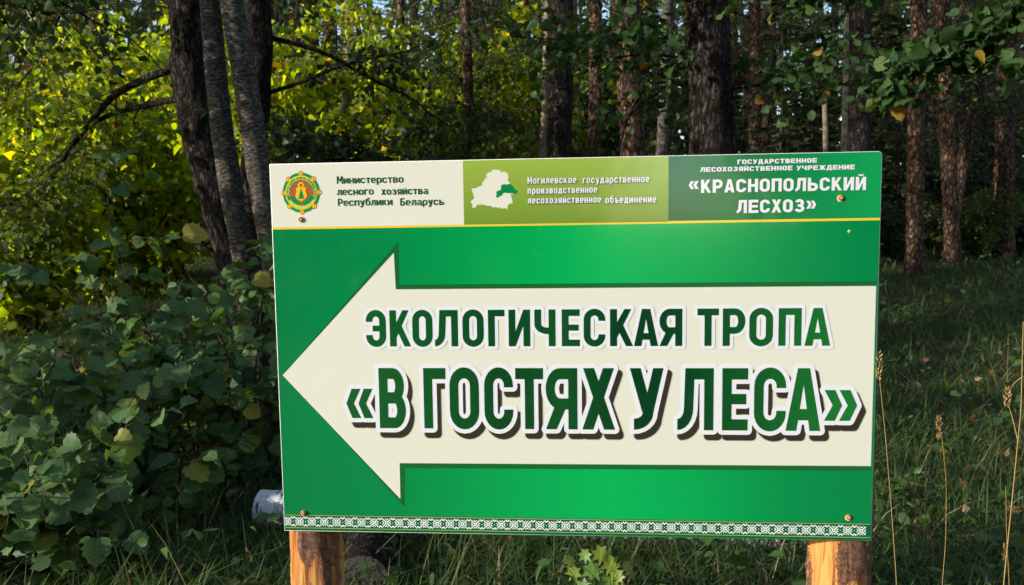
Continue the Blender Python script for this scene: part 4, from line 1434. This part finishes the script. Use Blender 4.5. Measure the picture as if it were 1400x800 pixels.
# two thin light blue poles in the sun behind the top left of the sign
M_pole = mat_plain('blue_grey_paint', (.34, .42, .55), .5)
for px, py, yy, lab in ((406, 168, 6.6, 'thin pale blue pole nearest the top left corner of the sign'), (480, 204, 7.2, 'shorter pale blue pole showing above the ministry panel')):
    p = at(px, py, yy)
    V, F = tube([(0, 0, gz(p[0], yy) - .1), (0, 0, p[2])], [.018, .018], 14)
    s = Soup()
    s.add(V, F)
    V, F = tube([(0, 0, p[2] + .0005), (0, 0, p[2] + .02)], [.021, .012], 14)
    s.add(V, F)
    o = link('metal_pole', s.mesh('metal_pole', M_pole), label=lab, category='pole')
    o.location = (p[0], yy, 0)

# ------------------------------------------------------------------ grass, weeds, litter
def blades(soup, x, y, h, wd_, tint, lean=.6, wild=1.0):
    n = len(x)
    z = ground_z(x, y)
    a = rng.uniform(0, 2 * np.pi, n)
    ln = lean * rng.uniform(.2, 1.4, n) * wild
    d = np.stack([np.cos(a) * ln, np.sin(a) * ln, np.ones(n)], 1)
    d = unit(d)
    side = unit(np.stack([-np.sin(a + rng.normal(size=n) * .6), np.cos(a), 0 * a], 1))
    P = np.stack([x, y, z], 1)
    lev = [0, .38, .72, 1.0]
    wfac = [1, .85, .55, .04]
    drop = rng.uniform(.1, .75, n) * lean / .6
    rows = []
    for t, wf in zip(lev, wfac):
        c = P + d * (h * t)[:, None]
        c[:, 2] -= h * drop * t ** 2.2
        c[:, :2] += d[:, :2] * (h * t ** 2 * .5)[:, None]
        rows += [c - side * (wd_ * wf / 2)[:, None], c + side * (wd_ * wf / 2)[:, None]]
    V = np.stack(rows, 1).reshape(-1, 3)
    f = np.array([(0, 1, 3, 2), (2, 3, 5, 4), (4, 5, 7, 6)])
    F = (f[None] + np.arange(n)[:, None, None] * 8).reshape(-1, 4)
    soup.add(V, F, np.repeat(tint, 8))


def scatter(n, ylo, yhi, power=1.6, pxl=-80, pxr=1480):
    """Points thinning out with distance."""
    u = rng.random(n) ** power
    y = ylo + (yhi - ylo) * u
    D = y - CAM[1]
    x = rng.uniform(-.98, .78, n) * D * 1.1
    return x, y


gs = Soup()
x, y = scatter(92000, -.5, 17, 1.7)
patch = fbm(np.stack([x * .9, y * .9, 0 * x], 1), 31, 2)
h = rng.uniform(.14, .42, len(x)) * (.5 + patch)
blades(gs, x, y, h, rng.uniform(.003, .008, len(x)) * (1 + .10 * y.clip(0, 12)), np.where(rng.random(len(x)) < .06, rng.uniform(.88, 1, len(x)), rng.beta(2, 2.4, len(x)) * .84), .75)
x, y = scatter(12500, .2, 10, 1.4)
blades(gs, x, y, rng.uniform(.35, .68, len(x)), rng.uniform(.003, .006, len(x)), np.where(rng.random(len(x)) < .14, rng.uniform(.86, 1, len(x)), rng.uniform(.2, .84, len(x))), .95)
link('grass', gs.mesh('grass', M_grass), kind='stuff')

ws = Soup()
x, y = scatter(1200, .6, 14, 1.5)
keep = (x > -.4) | (rng.random(len(x)) < .35)
x, y = x[keep], y[keep]
z = ground_z(x, y)
for q in range(7):
    hh = rng.uniform(.04, .30, len(x)) * (.7 + .6 * fbm(np.stack([x, y, 0 * x], 1), 51, 2))
    P = np.stack([x + rng.normal(size=len(x)) * .05, y + rng.normal(size=len(x)) * .05, z + hh], 1)
    ax = rand_dirs(len(x)) * np.array([1, 1, .3]) + np.array([0, 0, -.1])
    leaves(ws, P, ax, rand_dirs(len(x), 1.8), rng.uniform(.025, .075, len(x)) * (1 + .04 * y), LANCE if q % 2 else OVAL, np.clip(rng.beta(2, 2.8, len(x)), 0, 1), .2, .3)
link('weeds', ws.mesh('weeds', M_weed), kind='stuff')

ls = Soup()
x, y = scatter(1600, .3, 9, 1.4)
P = np.stack([x, y, ground_z(x, y) + rng.uniform(.02, .10, len(x))], 1)
leaves(ls, P, rand_dirs(len(x)) * np.array([1, 1, .3]), rand_dirs(len(x), 1.2), rng.uniform(.03, .075, len(x)), OVAL, rng.random(len(x)), .4, .5)
link('fallen_leaves', ls.mesh('fallen_leaves', M_litter), kind='stuff')

# tall dry grass stalks at the right
def stalk(label, pxs, y, heads, rad=.0020, extra=()):
    pts = [at(px, py, y) for px, py in pxs]
    b = pts[0].copy()
    b[2] = gz(b[0], y)
    if pts[0][2] > b[2]:
        pts = [b] + pts
    t = thing('dry_grass_stalk', label, 'grass stalk', b, 'dry stalks right of the sign')
    s = Soup()
    q = np.array(pts) - b
    V, F = tube(q, np.linspace(rad, rad * .6, len(q)), 7, cap=False, res=.02)
    s.add(V, F)
    for ex in extra:
        q = np.array([at(px, py, y + dy) for px, py, dy in ex]) - b
        V, F = tube(q, np.linspace(rad * .8, rad * .35, len(q)), 6, cap=False, res=.012)
        s.add(V, F)
    link('stem', s.mesh('stem', M_straw, True), t)
    for px, py, ln, wd_ in heads:
        c = at(px, py, y) - b
        s = Soup()
        N = 30
        f = np.linspace(0, 1, N)
        ang = np.arange(N) * 2.4
        rr = wd_ * np.sin(np.pi * (.12 + .8 * f)) * rng.uniform(.6, 1.2, N)
        P = c + np.stack([rr * np.cos(ang) * .5, rr * np.sin(ang) * .5, (f - .5) * ln], 1)
        leaves(s, P, np.stack([np.cos(ang) * .6, np.sin(ang) * .6, np.ones(N)], 1), rand_dirs(N), wd_ * 1.05, LANCE, f, .6, .2)
        link('seed_head', s.mesh('seed_head', M_straw), t)
    return t


stalk('dry straw coloured stalk hugging the right edge of the sign', [(1226, 800), (1219, 700), (1211, 600), (1203, 522)], -.06, [(1201.5, 502, .065, .009)], .0010, [[(1212, 640, 0), (1222, 648, .02), (1240, 660, .03), (1263, 664, .03)]])
stalk('short dry stalk in the grass midway between the sign and the right edge', [(1288, 800), (1293, 740), (1294, 660), (1287, 590)], .06, [(1283.5, 580, .036, .009), (1283, 597, .016, .006)], .0009, [[(1292, 715, 0), (1296, 708, .01), (1294, 716, .02)]])
stalk('tallest orange dry stalk at the right edge, with a bent side shoot', [(1372, 800), (1384, 680), (1396, 560), (1399, 440)], .15, [(1377, 545, .05, .010)], .0017, [[(1391, 600, 0), (1384, 570, .01), (1378, 552, .02)], [(1399, 515, 0), (1388, 520, .01), (1379, 535, .01)]])
stalk('thinner dry stalk beside the tallest one, leaning over with pale blades', [(1380, 800), (1376, 730), (1375, 664)], .28, [(1374, 756, .05, .008)], .0010, [[(1385, 690, 0), (1365, 700, .02), (1352, 730, .05), (1346, 745, .06)]])
for pxs, yy, lab in (([(155, 790), (110, 690), (70, 640), (10, 580)], 1.05, 'long thin dry stem crossing the lower left leaves, uppermost of three'), ([(215, 800), (180, 715), (150, 655), (120, 640)], 1.0, 'thin dry stem bent over in the lower left leaves, middle of three'),
                     ([(245, 800), (243, 740), (241, 680)], 1.1, 'upright thin dry stem among the lower left leaves')):
    pts = [at(px, py, yy) for px, py in pxs]
    b = pts[0].copy()
    b[2] = gz(b[0], yy)
    s = Soup()
    V, F = tube(np.array([b] + pts) - b, np.linspace(.0009, .0005, len(pts) + 1), 6, cap=False, res=.03)
    s.add(V, F)
    o = link('dry_grass_stalk', s.mesh('dry_grass_stalk', M_straw, True), label=lab, category='grass stalk', group='dry stems in the lower left')
    o.location = [float(v) for v in b]

# ------------------------------------------------------------------ trees across the road, behind the viewer: the sign mirrors them and the gap of sky between them
far = None
for i, (x, y, sc) in enumerate(((-13, -16, 1.1), (-9, -17, 1.2), (-5.5, -15, 1.15), (-2.6, -16.5, 1.2), (-1.0, -15, 1.05), (6.2, -15, 1.1), (10, -17, 1.25), (13.5, -16, 1.1))):
    lab = 'big leafy tree across the road behind the viewer, mirrored darkly in the sign'
    if far is None:
        loc = np.array([x, y, -.1])
        far = tree('roadside_tree', lab, 'tree', np.array([loc, loc + [.1, 0, 4], loc + [0, 0, 8.5]]), .22, .10, M_barkd, .1, around(26, .12, .98, 2.3, .35, .03), dict(n=9000, size=.26, spread=.4, mat=M_dark, tpl=OVAL, flat=.8), 'trees across the road', 12, res=.2)
    else:
        copy_thing(far, (x, y, -.1), rng.uniform(0, 6.28), sc, lab, 'trees across the road')
#@@MORE4
